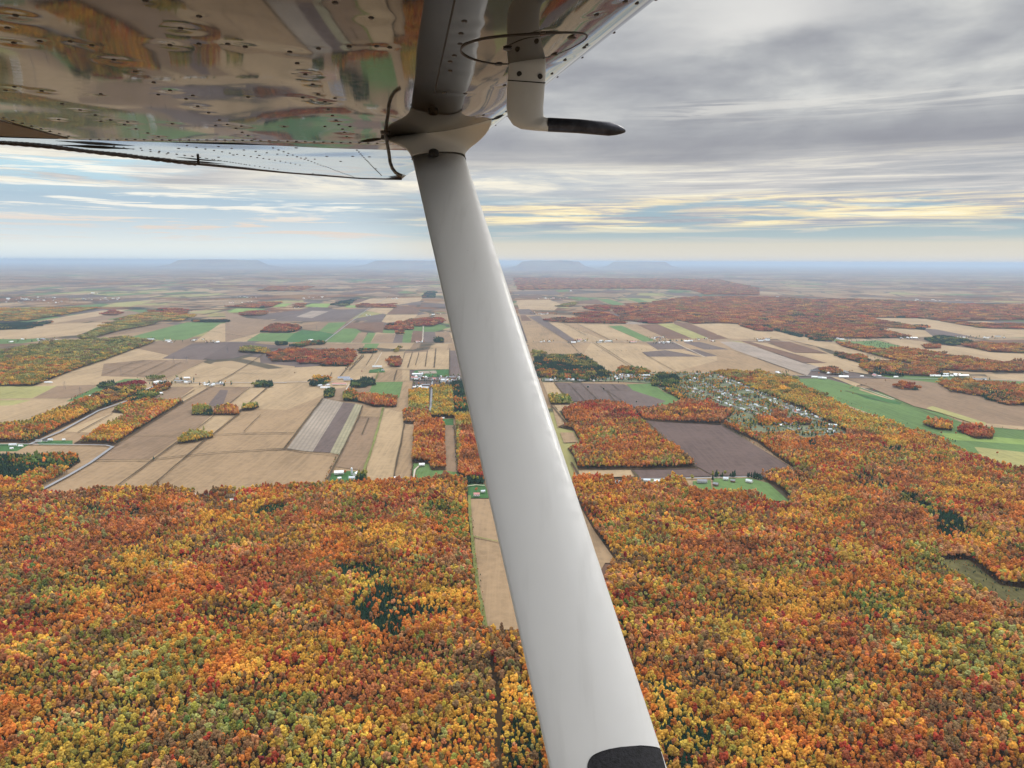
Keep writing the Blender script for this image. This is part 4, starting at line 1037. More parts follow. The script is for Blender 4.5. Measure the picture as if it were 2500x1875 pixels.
def crown_mesh(name, kind, seed, n_cr=1, spread=0, lod=0):
    r_ = np.random.default_rng(seed); V, Fc, cols, mi = [], [], [], []
    def blob(c_, rad, sq, col, I):
        o = sum(len(v) for v in V); P = I[0].copy(); P *= (1+r_.normal(0, .2, (len(P), 1))); P = P*np.array([rad, rad, rad*sq])+c_
        V.append(P); Fc.extend([[o+i for i in f_] for f_ in I[1]]); cols.extend([col]*len(P)); mi.extend([0]*len(I[1]))
    for _ in range(n_cr):
        ox, oy = r_.uniform(-spread, spread, 2) if n_cr > 1 else (0, 0); s_ = r_.uniform(.8, 1.2) if n_cr > 1 else 1; tc = r_.uniform(.75, 1.25) if n_cr > 1 else 1
        if kind == 'round' or kind == 'tall':
            w, h, top = (3.9, 4.7, 15.5) if kind == 'round' else (2.6, 6.2, 17.5)
            nb_ = (20 if lod == 0 else 3)
            blob((ox, oy, (top-h*1.05)*s_), w*.62*s_, h/w*.95, tc*.85, I1)
            for i in range(nb_):
                a = r_.uniform(0, 6.283); e = r_.uniform(-.35, 1.0); ce = math.sqrt(max(0, 1-max(e, 0)**2)) if e > 0 else 1.0
                rad = w*r_.uniform(.20, .42)*(1 if lod == 0 else 1.6)
                c_ = (ox+math.cos(a)*ce*w*.62*s_, oy+math.sin(a)*ce*w*.62*s_, (top-h+e*h*.72)*s_)
                blob(c_, rad*s_, r_.uniform(.9, 1.7), tc*r_.uniform(.78, 1.24), I1)
        else:
            nt_ = 7 if lod == 0 else 3; top = 16*s_; ns = 9 if lod == 0 else 6
            for i in range(nt_):
                z0 = 2.5+(top-3)*i/nt_; rr_ = (3.7*(1-i/nt_)+.4)*s_; zt = min(top, z0+(top-3)/nt_*1.9); o = sum(len(v) for v in V)
                ring_ = [[ox+math.cos(6.2832*j/ns+i)*rr_*r_.uniform(.7, 1.25), oy+math.sin(6.2832*j/ns+i)*rr_*r_.uniform(.7, 1.25), z0+r_.uniform(-.5, .4)] for j in range(ns)]
                V.append(np.array(ring_+[[ox, oy, zt]])); Fc.extend([[o+j, o+(j+1) % ns, o+ns] for j in range(ns)]); cols.extend([tc*r_.uniform(.75, 1.25)]*(ns+1)); mi.extend([0]*ns)
        if lod == 0:
            o = sum(len(v) for v in V); T = []
            for z_, rr_ in ((0, .32), (5, .24), (11, .12)):
                for j in range(6): T.append([ox+math.cos(1.047*j)*rr_, oy+math.sin(1.047*j)*rr_, z_])
            V.append(np.array(T)); cols.extend([1]*18)
            for q_ in range(2):
                for j in range(6): Fc.append([o+q_*6+j, o+q_*6+(j+1) % 6, o+(q_+1)*6+(j+1) % 6, o+(q_+1)*6+j]); mi.append(1)
    me = mesh(name, np.concatenate(V), Fc, [M_leaf, M_bark], link=False, fm=mi)
    ca = me.attributes.new('leafy', 'FLOAT_COLOR', 'POINT'); cc_ = np.ones((len(cols), 4), 'f'); jit = np.random.default_rng(seed+1).normal(1, .10, len(cols))
    cc_[:, :3] = (np.array(cols)*jit)[:, None]; ca.data.foreach_set('color', cc_.ravel()); return me
KINDS = [crown_mesh('maple_tree', 'round', 1), crown_mesh('maple_tree', 'round', 2), crown_mesh('maple_tree', 'round', 3), crown_mesh('poplar_tree', 'tall', 4), crown_mesh('poplar_tree', 'tall', 5),
         crown_mesh('spruce_tree', 'spruce', 6), crown_mesh('spruce_tree', 'spruce', 7)]
CL = [crown_mesh('clump', 'round', 21, 9, 12, 1), crown_mesh('clump', 'round', 22, 9, 12, 1), crown_mesh('spruce_clump', 'spruce', 23, 14, 12, 1)]
FARC = [crown_mesh('far_clump', 'round', 31, 40, 34, 2), crown_mesh('far_spruce', 'spruce', 33, 50, 34, 2)]
PAL = {'gold': (.56, .29, .045), 'orange': (.50, .17, .034), 'red': (.38, .065, .03), 'rust': (.36, .13, .045), 'olive': (.26, .225, .045), 'brown': (.25, .145, .06), 'green': (.13, .17, .04),
       'ever': (.016, .048, .027), 'yellow': (.53, .34, .055), 'crimson': (.25, .035, .028), 'pink': (.47, .22, .09), 'sage': (.33, .31, .10)}
_m = (.36, .19, .07)
for k_ in PAL:
    if k_ != 'ever': PAL[k_] = tuple(v*1.04-w*.04 for v, w in zip(PAL[k_], _m))
PN = list(PAL); PV = np.array([PAL[k_] for k_ in PN])
ZN = {'main': dict(gold=2.4, orange=3.8, red=.5, rust=2.0, olive=.8, brown=1.1, green=.04, ever=.05, yellow=.6, pink=1.2, sage=.3, crimson=.03),
      'ever': dict(ever=9, green=.5, olive=.25, orange=.3), 'strip': dict(gold=2, orange=2, olive=2.4, rust=1, yellow=1, ever=1.0, brown=.6), 'inner': dict(pink=1, orange=2.2, gold=2, olive=1.3, red=.4, rust=1, yellow=.7, sage=.8),
      'crimson': dict(crimson=6, red=1), 'mixg': dict(green=2, ever=1.6, olive=1.8, gold=1, orange=1.2, rust=.6), 'green': dict(green=4, ever=2, olive=1), 'olive': dict(olive=4, sage=2, yellow=1, green=.6, brown=.5),
      'yellow': dict(yellow=3, gold=3, olive=2, sage=1), 'orange': dict(orange=4, pink=1.6, red=.6, gold=1, rust=1.5), 'rust': dict(rust=3, red=.7, orange=2.2, pink=1.6, brown=1.1, gold=.7, olive=.3, ever=.25), 'dgreen': dict(ever=5, green=2, olive=.6),
      'redw': dict(ever=.35, red=1.7, rust=3, crimson=.3, orange=2, brown=1, pink=.6), 'mixd': dict(ever=3, rust=1, olive=1.5, brown=1.5, orange=.7), 'yellowo': dict(yellow=1.6, gold=3, olive=2.4, orange=1.2, sage=1.6)}
def fld(x, y, wl, seed):                 # smooth random field, about unit variance
    r_ = np.random.default_rng(seed); z = np.zeros_like(x)
    for i in range(9):
        a = r_.uniform(0, 6.283); l_ = wl*r_.uniform(.6, 1.7); z += np.sin((x*math.cos(a)+y*math.sin(a))*6.283/l_+r_.uniform(0, 6.28)+1.3*np.sin((x*math.sin(a)-y*math.cos(a))*6.283/(l_*1.7)))
    return z/2.1
# patches inside the main wood, read on the survey sheets
ZONES = [(px('E6', s), d_) for s, d_ in [('250 430 330 390 470 400 560 440 520 480 300 480', dict(ever=26)), ('330 640 400 540 560 520 640 560 640 640 870 630 870 670 650 700 600 800 460 760 380 700', dict(ever=24)),
    ('740 70 880 90 900 150 800 130', dict(green=6, ever=6, olive=4)), ('1930 1010 2060 1060 2212 1240 2212 1493 2080 1493 1980 1200', dict(ever=14, yellow=6, gold=4)), ('1150 1250 1380 1220 1420 1493 1150 1493', dict(ever=14, yellow=5)),
    ('700 60 990 100 1010 300 900 260 700 120', dict(olive=6, green=1.5)), ('0 1150 500 1180 500 1493 0 1493', dict(yellow=3, olive=2, sage=2)), ('850 1000 1100 1000 1150 1200 900 1150', dict(brown=4, olive=2))]]
ZONES += [(px('E7', s), d_) for s, d_ in [('0 1150 130 1170 200 1330 360 1450 360 1600 80 1600 0 1300', dict(ever=16, yellow=6)), ('1690 230 1860 240 1870 285 1700 280', dict(ever=60)), ('1420 0 1500 10 2000 290 1980 330 1640 170', dict(ever=9, olive=4)), ('1150 600 1500 620 1480 740 1250 760', dict(green=7, olive=6)),
    ('1480 330 1700 360 2100 640 1900 620 1600 500', dict(olive=8, sage=6, yellow=3)), ('1500 780 2212 900 2212 1150 1500 1150 1350 900', dict(yellow=4, olive=6, sage=4)), ('0 380 600 400 500 620 0 640', dict(brown=3, olive=2.5)), ('700 850 1400 850 1400 1150 700 1150', dict(brown=3.5, rust=2)),
    ('1100 1350 2212 1350 2212 1659 1100 1659', dict(red=1.2, orange=3, rust=1.5))]]
ZONES += [(px('E5', s), d_) for s, d_ in [('0 0 860 0 860 180 600 200 0 180', dict(red=1.2, brown=3, crimson=.35)), ('0 480 350 500 450 760 0 860', dict(olive=4, brown=4, green=.6)), ('520 80 600 90 600 140 530 130', dict(ever=20)), ('770 90 840 90 830 150 780 150', dict(ever=14)),
    ('1000 680 1400 700 1500 900 1100 900', dict(red=2)), ('1050 1250 1900 1230 1900 1450 1100 1500', dict(sage=8, olive=8, green=2)), ('600 1050 800 1000 1250 900 1200 1200 700 1300', dict(olive=5, sage=4)), ('0 900 700 900 500 1250 0 1300', dict(gold=3, olive=3)), ('200 1450 900 1400 900 1659 0 1659', dict(yellow=4, olive=4))]]
ZONES += [(px('D4', s), d_) for s, d_ in [('1040 830 1240 820 1230 880 1060 870', dict(ever=30)), ('1070 790 1230 780 1235 830 1080 830', dict(yellow=60)), ('800 1060 900 1050 1100 1150 1080 1190 820 1130', dict(ever=12, brown=6)), ('1480 1380 1680 1400 1720 1531 1500 1531', dict(ever=40)),
    ('420 780 480 790 560 850 440 830', dict(ever=20)), ('1100 880 1500 860 1700 950 1300 960', dict(olive=6, yellow=3)), ('1650 900 2212 1000 2212 1080 1700 1010', dict(red=3, crimson=.8)), ('700 640 1300 690 1100 740 740 720', dict(rust=5, pink=3))]]
ZONES += [(px('D4', '0 240 100 240 230 258 500 388 900 560 1100 613 1250 668 1320 700 1050 745 740 690 640 640 500 580 380 500 200 430 0 345'), dict(yellow=6, gold=7, olive=7, sage=3))]
PLANT = px('P', '622 1261 632 1247 660 1241 704 1238 688 1254 650 1260')
GAPS = [(px(a, s), w) for a, s, w in [('E7', '240 80 320 170 400 240 560 380 640 440', 9), ('E6', '1840 400 1930 600 2010 700', 9), ('E7', '1450 20 1600 110 1800 210 2000 310', 8), ('E6', '1105 950 1140 1150 1160 1493', 9), ('D1', '1180 1180 1060 1290 980 1400', 9), ('E5', '0 860 300 770 620 720 800 680', 7), ('D4', '560 1040 700 1060 1000 1150 1330 1300 1500 1400', 8), ('E6', '1760 250 1500 0', 7)]]
def seg_dist(x, y, P):
    d_ = np.full(x.shape, 1e9)
    for (a0, a1), (b0, b1) in zip(P[:-1], P[1:]):
        vx, vy = b0-a0, b1-a1; t = np.clip(((x-a0)*vx+(y-a1)*vy)/(vx*vx+vy*vy+1e-9), 0, 1); d_ = np.minimum(d_, np.hypot(x-a0-t*vx, y-a1-t*vy))
    return d_
def wpoly(P, z=0): return [tuple(G(x, y, z)[:2]) for x, y in P]
HOLES = [px(b, s) for b, s in [('E6', '985 30 1560 40 1660 210 1790 390 1720 395 1500 750 1075 750 1030 550 1000 260'), ('E7', '1700 408 1880 410 2070 560 2212 680 2212 785 2080 680 1920 590 1810 495'), ('D3', '1500 1080 1800 1078 1960 1120 2140 1278 1960 1262 1860 1200 1640 1180 1500 1175'),
    ('D3', '1330 1105 1480 1095 1490 1170 1350 1175'), ('D3', '900 1085 1070 1085 1060 1130 920 1130'), ('D3', '670 1100 750 1100 750 1135 670 1135'), ('D2', '1665 1125 1815 1130 1860 1245 1680 1245'), ('D1', '1500 1125 1620 1120 1620 1155 1500 1155'), ('D1', '1730 1165 1820 1150 1820 1195 1740 1195')]]+[PLANT]
rngT = np.random.default_rng(77)
PTS = {'near': [], 'mid': [], 'far': []}
def scatter(P, pal, lod, extra=1.0):
    sp, ht = {'near': (5.7, 15), 'mid': (17, 15), 'far': (52, 15)}[lod]
    W_ = np.array(wpoly(P)); x0, y0 = W_.min(0)-25; x1, y1 = W_.max(0)+25
    lim = {'near': (0, 3300), 'mid': (3300, 7000), 'far': (7000, 60000)}[lod]
    y0 = max(y0, 380); y1 = min(y1, lim[1]); x0 = max(x0, -lim[1]); x1 = min(x1, lim[1])
    if y1 <= y0 or x1 <= x0: return
    gx, gy = np.meshgrid(np.arange(x0, x1, sp), np.arange(y0, y1, sp*.9)); gx = gx+((np.arange(gx.shape[0]) % 2)*sp*.5)[:, None]
    x = (gx+rngT.uniform(-.36, .36, gx.shape)*sp).ravel(); y = (gy+rngT.uniform(-.36, .36, gx.shape)*sp).ravel()
    d_ = np.hypot(x, y); k_ = (d_ >= lim[0]) & (d_ < lim[1]); x, y = x[k_], y[k_]
    if not len(x): return
    lo = proj(np.stack([x, y, np.full_like(x, 1.5)], -1)); hi = proj(np.stack([x, y, np.full_like(x, ht*.82)], -1)); mi_ = (lo+hi)/2
    k_ = (mi_[:, 0] > -170) & (mi_[:, 0] < 2670) & (mi_[:, 1] < 2060)
    tiny = np.ptp([q_[1] for q_ in P]) < 34
    if lod == 'near' and not tiny: k_ &= in_poly(lo[:, 0], lo[:, 1], P) & in_poly(hi[:, 0], hi[:, 1], P)
    else: k_ &= in_poly(mi_[:, 0], mi_[:, 1]+(lo-hi)[:, 1]*.1, P)
    for h_ in HOLES: k_ &= ~(in_poly(lo[:, 0], lo[:, 1], h_) | in_poly(mi_[:, 0], mi_[:, 1], h_))
    x, y, lo, mi_ = x[k_], y[k_], lo[k_], mi_[k_]
    if lod != 'far':
        k_ = np.ones(len(x), bool)
        for gp_, w_ in GAPS:
            k_ &= seg_dist(x, y, wpoly(gp_)) > w_*.36
        for nm, rp_ in lines:
            if nm in ('road', 'lane', 'grass_strip'): k_ &= seg_dist(x, y, wpoly(rp_)) > (7 if lod == 'near' else 9)
        x, y, lo, mi_ = x[k_], y[k_], lo[k_], mi_[k_]
    if not len(x): return
    base = np.array([ZN[pal].get(n_, 0.0) for n_ in PN]); Wt = np.tile(base, (len(x), 1))
    for i in range(len(PN)):
        Wt[:, i] *= np.exp(1.15*fld(x, y, 270, 100+i)+.6*fld(x, y, 85, 200+i))
    Wt *= (base.sum()/Wt.sum(1, keepdims=True))
    if pal == 'main':
        for zp, dd_ in ZONES:
            m_ = in_poly(mi_[:, 0], mi_[:, 1], zp)
            for n_, v_ in dd_.items(): Wt[m_, PN.index(n_)] += v_*(1.5 if n_ == 'ever' else 1.5)
        dist = np.hypot(x, y); nearf = np.clip((1500-dist)/700, 0, 1)
        Wt[:, PN.index('gold')] *= 1+1.3*nearf; Wt[:, PN.index('yellow')] *= 1+.9*nearf; Wt[:, PN.index('olive')] *= 1+.5*nearf; Wt[:, PN.index('pink')] *= 1-.8*nearf; Wt[:, PN.index('brown')] *= 1+.3*nearf
    Wt /= Wt.sum(1, keepdims=True); cs = Wt.cumsum(1); ci = (rngT.random((len(x), 1)) > cs).sum(1).clip(0, len(PN)-1)
    c_ = PV[ci]*.92*rngT.normal(1, .15, (len(x), 1)).clip(.6, 1.5)*rngT.normal(1, .06, (len(x), 3)).clip(.75, 1.3)*(1+.14*fld(x, y, 120, 999))[:, None].clip(.6, 1.4)
    ev = np.isin(ci, [PN.index('ever')])
    PTS[lod].append((x, y, c_, ev, ci, lo))
for nm, P, pal in woods:
    for lod in ('near', 'mid', 'far'): scatter(P, pal, lod)
# scattered garden and village trees, and hedgerow bushes along some ditches
def extra(x, y, pal, sc=1.0, lod='near'):
    x = np.atleast_1d(np.array(x, float)); y = np.atleast_1d(np.array(y, float)); base = np.array([ZN[pal].get(n_, 0.0) for n_ in PN]); base = base/base.sum()
    ci = rngT.choice(len(PN), len(x), p=base); c_ = PV[ci]*rngT.normal(1, .16, (len(x), 1)).clip(.6, 1.5); PTS['near'].append((x, y, c_, ci == PN.index('ever'), ci, np.full((len(x), 2), -999.), np.full(len(x), sc)))
VILL = px('D3', '700 205 980 215 1480 208 1600 232 1900 375 2212 505 2400 600 2600 705 2590 735 2300 742 2212 732 1900 695 1700 665 1600 600 1680 500 1440 440 1250 430 1090 345 1000 290 700 270 100 272 100 245 430 265')
vw = np.array(wpoly(VILL)); n = 15000
vx = rngT.uniform(vw[:, 0].min(), vw[:, 0].max(), n); vy = rngT.uniform(vw[:, 1].min(), vw[:, 1].max(), n); vp = proj(np.stack([vx, vy, vx*0], -1)); k_ = in_poly(vp[:, 0], vp[:, 1], VILL)
for _, rp_ in lines:
    if _ == 'road': k_ &= seg_dist(vx, vy, wpoly(rp_)) > 9
vx, vy = vx[k_], vy[k_]; k_ = fld(vx, vy, 110, 5) > -.5; VT = (vx[k_], vy[k_])
# ================================================================== BUILDINGS
M_wall = {'white': mat('white_siding', (.78, .78, .76), .6, nz=(.4, .05)), 'cream': mat('cream_siding', (.62, .56, .46), .6, nz=(.4, .06)), 'brick': mat('brown_brick', (.28, .16, .12), .8, nz=(.5, .15)), 'grey': mat('grey_cladding', (.45, .46, .48), .6, nz=(.4, .08))}
M_roof = {'grey': mat('grey_shingle', (.24, .25, .27), .8, nz=(.5, .15)), 'dark': mat('dark_shingle', (.07, .075, .085), .8, nz=(.5, .15)), 'white': mat('white_sheet_roof', (.80, .82, .84), .35, nz=(.3, .05)), 'red': mat('faded_red_roof', (.50, .22, .20), .6, nz=(.3, .1)), 'blue': mat('blue_grey_roof', (.22, .27, .38), .5, nz=(.3, .1)), 'silver': mat('silver_sheet_roof', (.55, .60, .64), .35, nz=(.3, .08))}
M_glass = mat('dark_window_glass', (.03, .04, .05), .15)
M_door = mat('brown_door', (.16, .10, .07), .6)
def gable(Lx, Wy, h, rh, ov=.35):
    x, y = Lx/2, Wy/2
    V = [(-x,-y,0),(x,-y,0),(x,y,0),(-x,y,0),(-x,-y,h),(x,-y,h),(x,y,h),(-x,y,h),(-x,0,h+rh),(x,0,h+rh)]
    Fw = [(0,1,5,4),(2,3,7,6),(1,2,6,9,5),(3,0,4,8,7),(0,3,2,1)]
    sl_ = rh/y; X, Y = x+ov, y+ov; a, b, e = h-ov*sl_+.12, h+rh+.12, .14
    Vr = [(-X,-Y,a),(X,-Y,a),(X,0,b),(-X,0,b),(X,Y,a),(-X,Y,a)]; Vr += [(p_[0], p_[1], p_[2]-e) for p_ in Vr]
    Fr = [(0,1,2,3),(3,2,4,5),(7,6,9,8),(8,9,11,10),(0,6,7,1),(1,7,8,2),(2,8,10,4),(4,10,11,5),(5,11,9,3),(3,9,6,0)]
    return V, Fw, Vr, Fr
def bxf(x0, x1, y0, y1, z0, z1):
    return [(x0,y0,z0),(x1,y0,z0),(x1,y1,z0),(x0,y1,z0),(x0,y0,z1),(x1,y0,z1),(x1,y1,z1),(x0,y1,z1)], [(0,3,2,1),(4,5,6,7),(0,1,5,4),(1,2,6,5),(2,3,7,6),(3,0,4,7)]
def house(name, label, cat, P, ang, Lx, Wy, h, rh, wall, roof, group=None, detail=True):
    o = bpy.data.objects.new(name, None); COL.objects.link(o); o.location = (P[0], P[1], ZG); o.rotation_euler = (0, 0, ang); tag(o, label, cat, group)
    V, Fw, Vr, Fr = gable(Lx, Wy, h, rh)
    mesh('wall', V, Fw, M_wall[wall], o); rf = mesh('roof', Vr, Fr, M_roof[roof], o)
    if detail:
        n_ = max(2, int(Lx/4)); 
        for i in range(n_):
            cx = -Lx/2+Lx*(i+.5)/n_; dr = i == n_//2
            for sg in (-1, 1):
                Vb, Fb = bxf(cx-.55, cx+.55, sg*Wy/2-.05, sg*Wy/2+.05, .1 if dr else 1.0, 2.2)
                mesh('door' if dr else 'window', Vb, Fb, M_door if dr else M_glass, o)
        if cat == 'house': 
            Vb, Fb = bxf(Lx*.2-.4, Lx*.2+.4, .5, 1.3, h+rh*.5, h+rh+1.0); mesh('chimney', Vb, Fb, M_wall['brick'], rf)
    return o
def on(cr, x, y): p_ = px(cr, f'{x} {y}')[0]; return G(*p_, ZG)
R = math.radians
B_ = [  # name, label, category, sheet, x, y, angle, length, width, eave, ridge, wall, roof
 ('barn', 'wide white barn at the front left of the farmyard above the near forest', 'barn', 'D2', 605, 1042, 10, 24, 14, 4.5, 4, 'white', 'white'),
 ('shed', 'white shed just right of the silo in the farmyard above the near forest', 'shed', 'D2', 748, 1052, 75, 20, 10, 5, 3.5, 'white', 'white'),
 ('house', 'pale farmhouse below the silo in the farmyard above the near forest', 'house', 'D2', 712, 1085, 5, 15, 10, 4, 3, 'white', 'silver'),
 ('garage', 'small white garage on the lawn below the wide white barn', 'garage', 'D2', 608, 1085, 20, 9, 7, 3, 2, 'white', 'white'),
 ('house', 'white house at the end of a gravel drive under orange trees left of the strut', 'house', 'D2', 1293, 975, 5, 15, 9, 4, 3, 'white', 'white'),
 ('shed', 'tiny white shed on the green lawn between the yellow woods', 'shed', 'D2', 1465, 585, 0, 12, 6, 3, 1.5, 'white', 'white'),
 ('house', 'pale house with a rusty orange roof ringed by spruces touching the strut', 'house', 'D2', 1748, 1225, 0, 14, 9, 4.5, 3, 'white', 'red'),
 ('shed', 'small white shed beside the spruces touching the strut', 'shed', 'D2', 1800, 1195, 20, 10, 7, 3, 2, 'white', 'silver'),
 ('shed', 'small white shed on the field edge between the dark ditch and the red tree', 'shed', 'D2', 1075, 1082, 0, 8, 6, 3, 2, 'white', 'white'),
 ('house', 'pink walled house among trees at the edge of the near forest', 'house', 'D2', 1140, 1093, 0, 12, 8, 3.5, 2.5, 'cream', 'grey'),
 ('barn', 'long dark blue roofed barn at the back of the large farm', 'barn', 'D2', 645, 252, 3, 55, 16, 5, 4, 'white', 'blue'),
 ('barn', 'barn with blue grey roof beside the spruces of the large farm', 'barn', 'D2', 680, 268, 3, 40, 14, 5, 4, 'grey', 'blue'),
 ('barn', 'long low barn with faded red roof in the large farm', 'barn', 'D2', 608, 302, 2, 62, 14, 4, 3.5, 'white', 'red'),
 ('barn', 'long white barn at the front of the large farm', 'barn', 'D2', 492, 332, 2, 42, 12, 4, 3, 'white', 'white'),
 ('house', 'blue grey house at the back left of the large farm', 'house', 'D2', 458, 240, 10, 18, 12, 4.5, 3.5, 'white', 'blue'),
 ('shed', 'silver shed left of the long white barn of the large farm', 'shed', 'D2', 445, 315, 50, 20, 12, 4, 3, 'grey', 'silver'),
 ('shed', 'silver shed between the red roofed barn and the long white barn', 'shed', 'D2', 510, 310, 70, 20, 12, 4, 3, 'white', 'silver'),
 ('barn', 'long silver barn standing alone below the vertical field strips', 'barn', 'D2', 922, 158, 2, 48, 16, 5, 3.5, 'white', 'silver'),
 ('house', 'small house right of the long silver barn', 'house', 'D2', 968, 185, 2, 14, 10, 4, 3, 'white', 'grey'),
 ('house', 'white house left of the lane crossing in the roadside hamlet', 'house', 'D2', 1317, 245, 20, 18, 12, 4, 3.5, 'white', 'white'),
 ('barn', 'long white shed at the front of the roadside hamlet beside the grey road', 'barn', 'D2', 1308, 332, 0, 40, 12, 4, 3, 'white', 'silver'),
 ('shed', 'white shed at the left end of the roadside hamlet', 'shed', 'D2', 1235, 328, 0, 18, 9, 4, 2.5, 'white', 'white'),
 ('house', 'pink roofed house at the head of the grey road', 'house', 'D2', 1395, 258, 0, 18, 12, 4, 3, 'white', 'red'),
 ('house', 'pale house with silver roof in the leftmost yard beside the dark evergreen wood', 'house', 'D1', 100, 752, 10, 20, 9, 4, 3, 'white', 'silver'),
 ('shed', 'small white shed at the right end of the leftmost yard', 'shed', 'D1', 160, 758, 0, 12, 7, 3, 2, 'white', 'white'),
 ('shed', 'low white shed in front of the pale house in the leftmost yard', 'shed', 'D1', 90, 778, 30, 9, 6, 3, 2, 'white', 'white'),
 ('house', 'grey roofed house on the corner where the two grey roads meet', 'house', 'D1', 300, 722, 5, 16, 10, 4.5, 3, 'white', 'grey'),
 ('shed', 'dark roofed shed second from the corner of the two grey roads', 'shed', 'D1', 352, 718, 0, 11, 8, 3.5, 2.5, 'grey', 'dark'),
 ('house', 'low white house third from the corner of the two grey roads', 'house', 'D1', 390, 712, 5, 14, 8, 3.5, 2.5, 'white', 'silver'),
 ('shed', 'tiny white shed alone on the lawn by the bend of the grey road', 'shed', 'D1', 493, 710, 10, 8, 6, 3, 2, 'white', 'white'),
 ('house', 'grey roofed house among dark trees at the top edge of the right forest', 'house', 'D3', 713, 1122, -10, 15, 10, 4, 3, 'white', 'silver'),
 ('house', 'silver roofed house left of the yellow trees by the ploughed field', 'house', 'D3', 950, 1106, -5, 17, 10, 4, 3, 'cream', 'silver'),
 ('house', 'white roofed house just left of the yellow trees by the ploughed field', 'house', 'D3', 1032, 1112, -5, 14, 9, 4, 3, 'cream', 'white'),
 ('house', 'large grey roofed house on the lawn right of the yellow trees', 'house', 'D3', 1408, 1115, -5, 24, 13, 4.5, 4, 'grey', 'grey'),
 ('house', 'brown walled house in the lower part of the right lawn', 'house', 'D3', 1522, 1138, -30, 13, 10, 4, 3, 'brick', 'grey'),
 ('house', 'white house between dark conifers beside the ploughed field', 'house', 'D3', 1605, 1092, -15, 13, 9, 4, 3, 'white', 'silver'),
 ('house', 'small grey house right of the white house on the right lawn', 'house', 'D3', 1665, 1108, -25, 11, 8, 3.5, 2.5, 'brick', 'grey'),
 ('house', 'blue grey roofed house with a pale drive at the right end of the lawn', 'house', 'D3', 1800, 1112, -40, 16, 10, 4, 3, 'white', 'silver'),
 ('barn', 'large white barn left of the green field on the right', 'barn', 'D4', 712, 243, -5, 44, 18, 5, 4.5, 'white', 'white'),
 ('shed', 'long dark shed in the brown field on the right', 'shed', 'D4', 475, 188, 2, 46, 10, 4, 2.5, 'grey', 'dark'),
 ('barn', 'white barn, leftmost of the farm at the head of the green field', 'barn', 'D4', 470, 245, -10, 26, 12, 5, 3, 'white', 'white'),
 ('barn', 'white barn with grey roof in the middle of the farm above the green field', 'barn', 'D4', 520, 252, -20, 24, 12, 5, 4, 'white', 'silver'),
 ('barn', 'tall white barn, rightmost of the farm at the head of the green field', 'barn', 'D4', 552, 256, -30, 20, 14, 6, 4, 'white', 'white'),
 ('house', 'white house below the red trees beyond the green field', 'house', 'D4', 592, 212, 0, 20, 10, 4, 3, 'white', 'white'),
 ('shed', 'small white shed right of the large white barn', 'shed', 'D4', 865, 237, 0, 16, 8, 4, 2, 'white', 'white'),
 ('shed', 'white shed on the lawn below the orange wood at right', 'shed', 'D4', 1147, 242, 0, 20, 9, 4, 2, 'white', 'white'),
 ('barn', 'very long white poultry barn at the far right edge of the orange wood', 'barn', 'D4', 1690, 230, 0, 70, 16, 4, 3, 'white', 'white'),
 ('barn', 'silver barn left of the very long white poultry barn', 'barn', 'D4', 1560, 222, 0, 26, 14, 5, 4, 'grey', 'silver'),
 ('shed', 'pale shed in the shade of dark trees left of the silver barn', 'shed', 'D4', 1000, 236, 0, 26, 10, 4, 2.5, 'grey', 'silver'),
 ('house', 'large flat grey building at the right tip of the village', 'building', 'D4', 622, 650, -20, 26, 20, 7, 1.5, 'grey', 'silver'),
 ('shed', 'white shed in the middle of the wood at the left of the picture', 'shed', 'E5', 668, 268, 0, 14, 8, 3.5, 2, 'white', 'white'),
 ('shed', 'white shed in the clearing at the top edge of the left forest', 'shed', 'D1', 1522, 1140, 0, 10, 7, 3, 2, 'white', 'white'),
 ('house', 'dark roofed house in the clearing at the top edge of the left forest', 'house', 'D1', 1592, 1140, 0, 12, 9, 3.5, 2.5, 'grey', 'dark'),
 ('house', 'silver roofed house hidden beside the yellow poplars of the left forest', 'house', 'D1', 1790, 1180, 0, 11, 8, 3.5, 2.5, 'white', 'silver'),
 ('barn', 'long pale shed on bare earth beside the olive wood at far left', 'barn', 'C3', 375, 1058, 0, 34, 10, 4, 2, 'white', 'white'),
 ('shed', 'small white shed beside the green strip at the left', 'shed', 'C3', 697, 1160, 0, 10, 7, 3, 2, 'white', 'white'),
]
for nm, lb, ct, cr, x, y, an, Lx, Wy, h_, rh, wl, rf in B_: house(nm, lb, ct, on(cr, x, y), R(an), Lx, Wy, h_, rh, wl, rf, detail=True)
# silo: tapering ribbed cylinder with a dome
so_ = bpy.data.objects.new('silo', None); COL.objects.link(so_); so_.location = tuple(on('D2', 711, 1050)); tag(so_, 'tall pale silo with domed cap between the white barns', 'silo')
V, n = [], 20
for z_, r_ in [(0, 2.6)]+[(i*.8+d_, 2.6+(.06 if d_ else 0)) for i in range(1, 21) for d_ in (0, .2)]:
    for j in range(n): V.append((r_*math.cos(6.2832*j/n), r_*math.sin(6.2832*j/n), z_))
mesh('silo_wall', V, gl(len(V)//n, n), M_roof['silver'], so_, smooth=False)
V = []
for z_, r_ in ((16.2, 2.75), (16.6, 2.7), (17.8, 2.1), (18.6, 1.2), (18.9, .3)):
    for j in range(n): V.append((r_*math.cos(6.2832*j/n), r_*math.sin(6.2832*j/n), z_))
mesh('dome', V, gl(5, n)+[[4*n+j for j in range(n)]], M_roof['white'], so_, smooth=True)
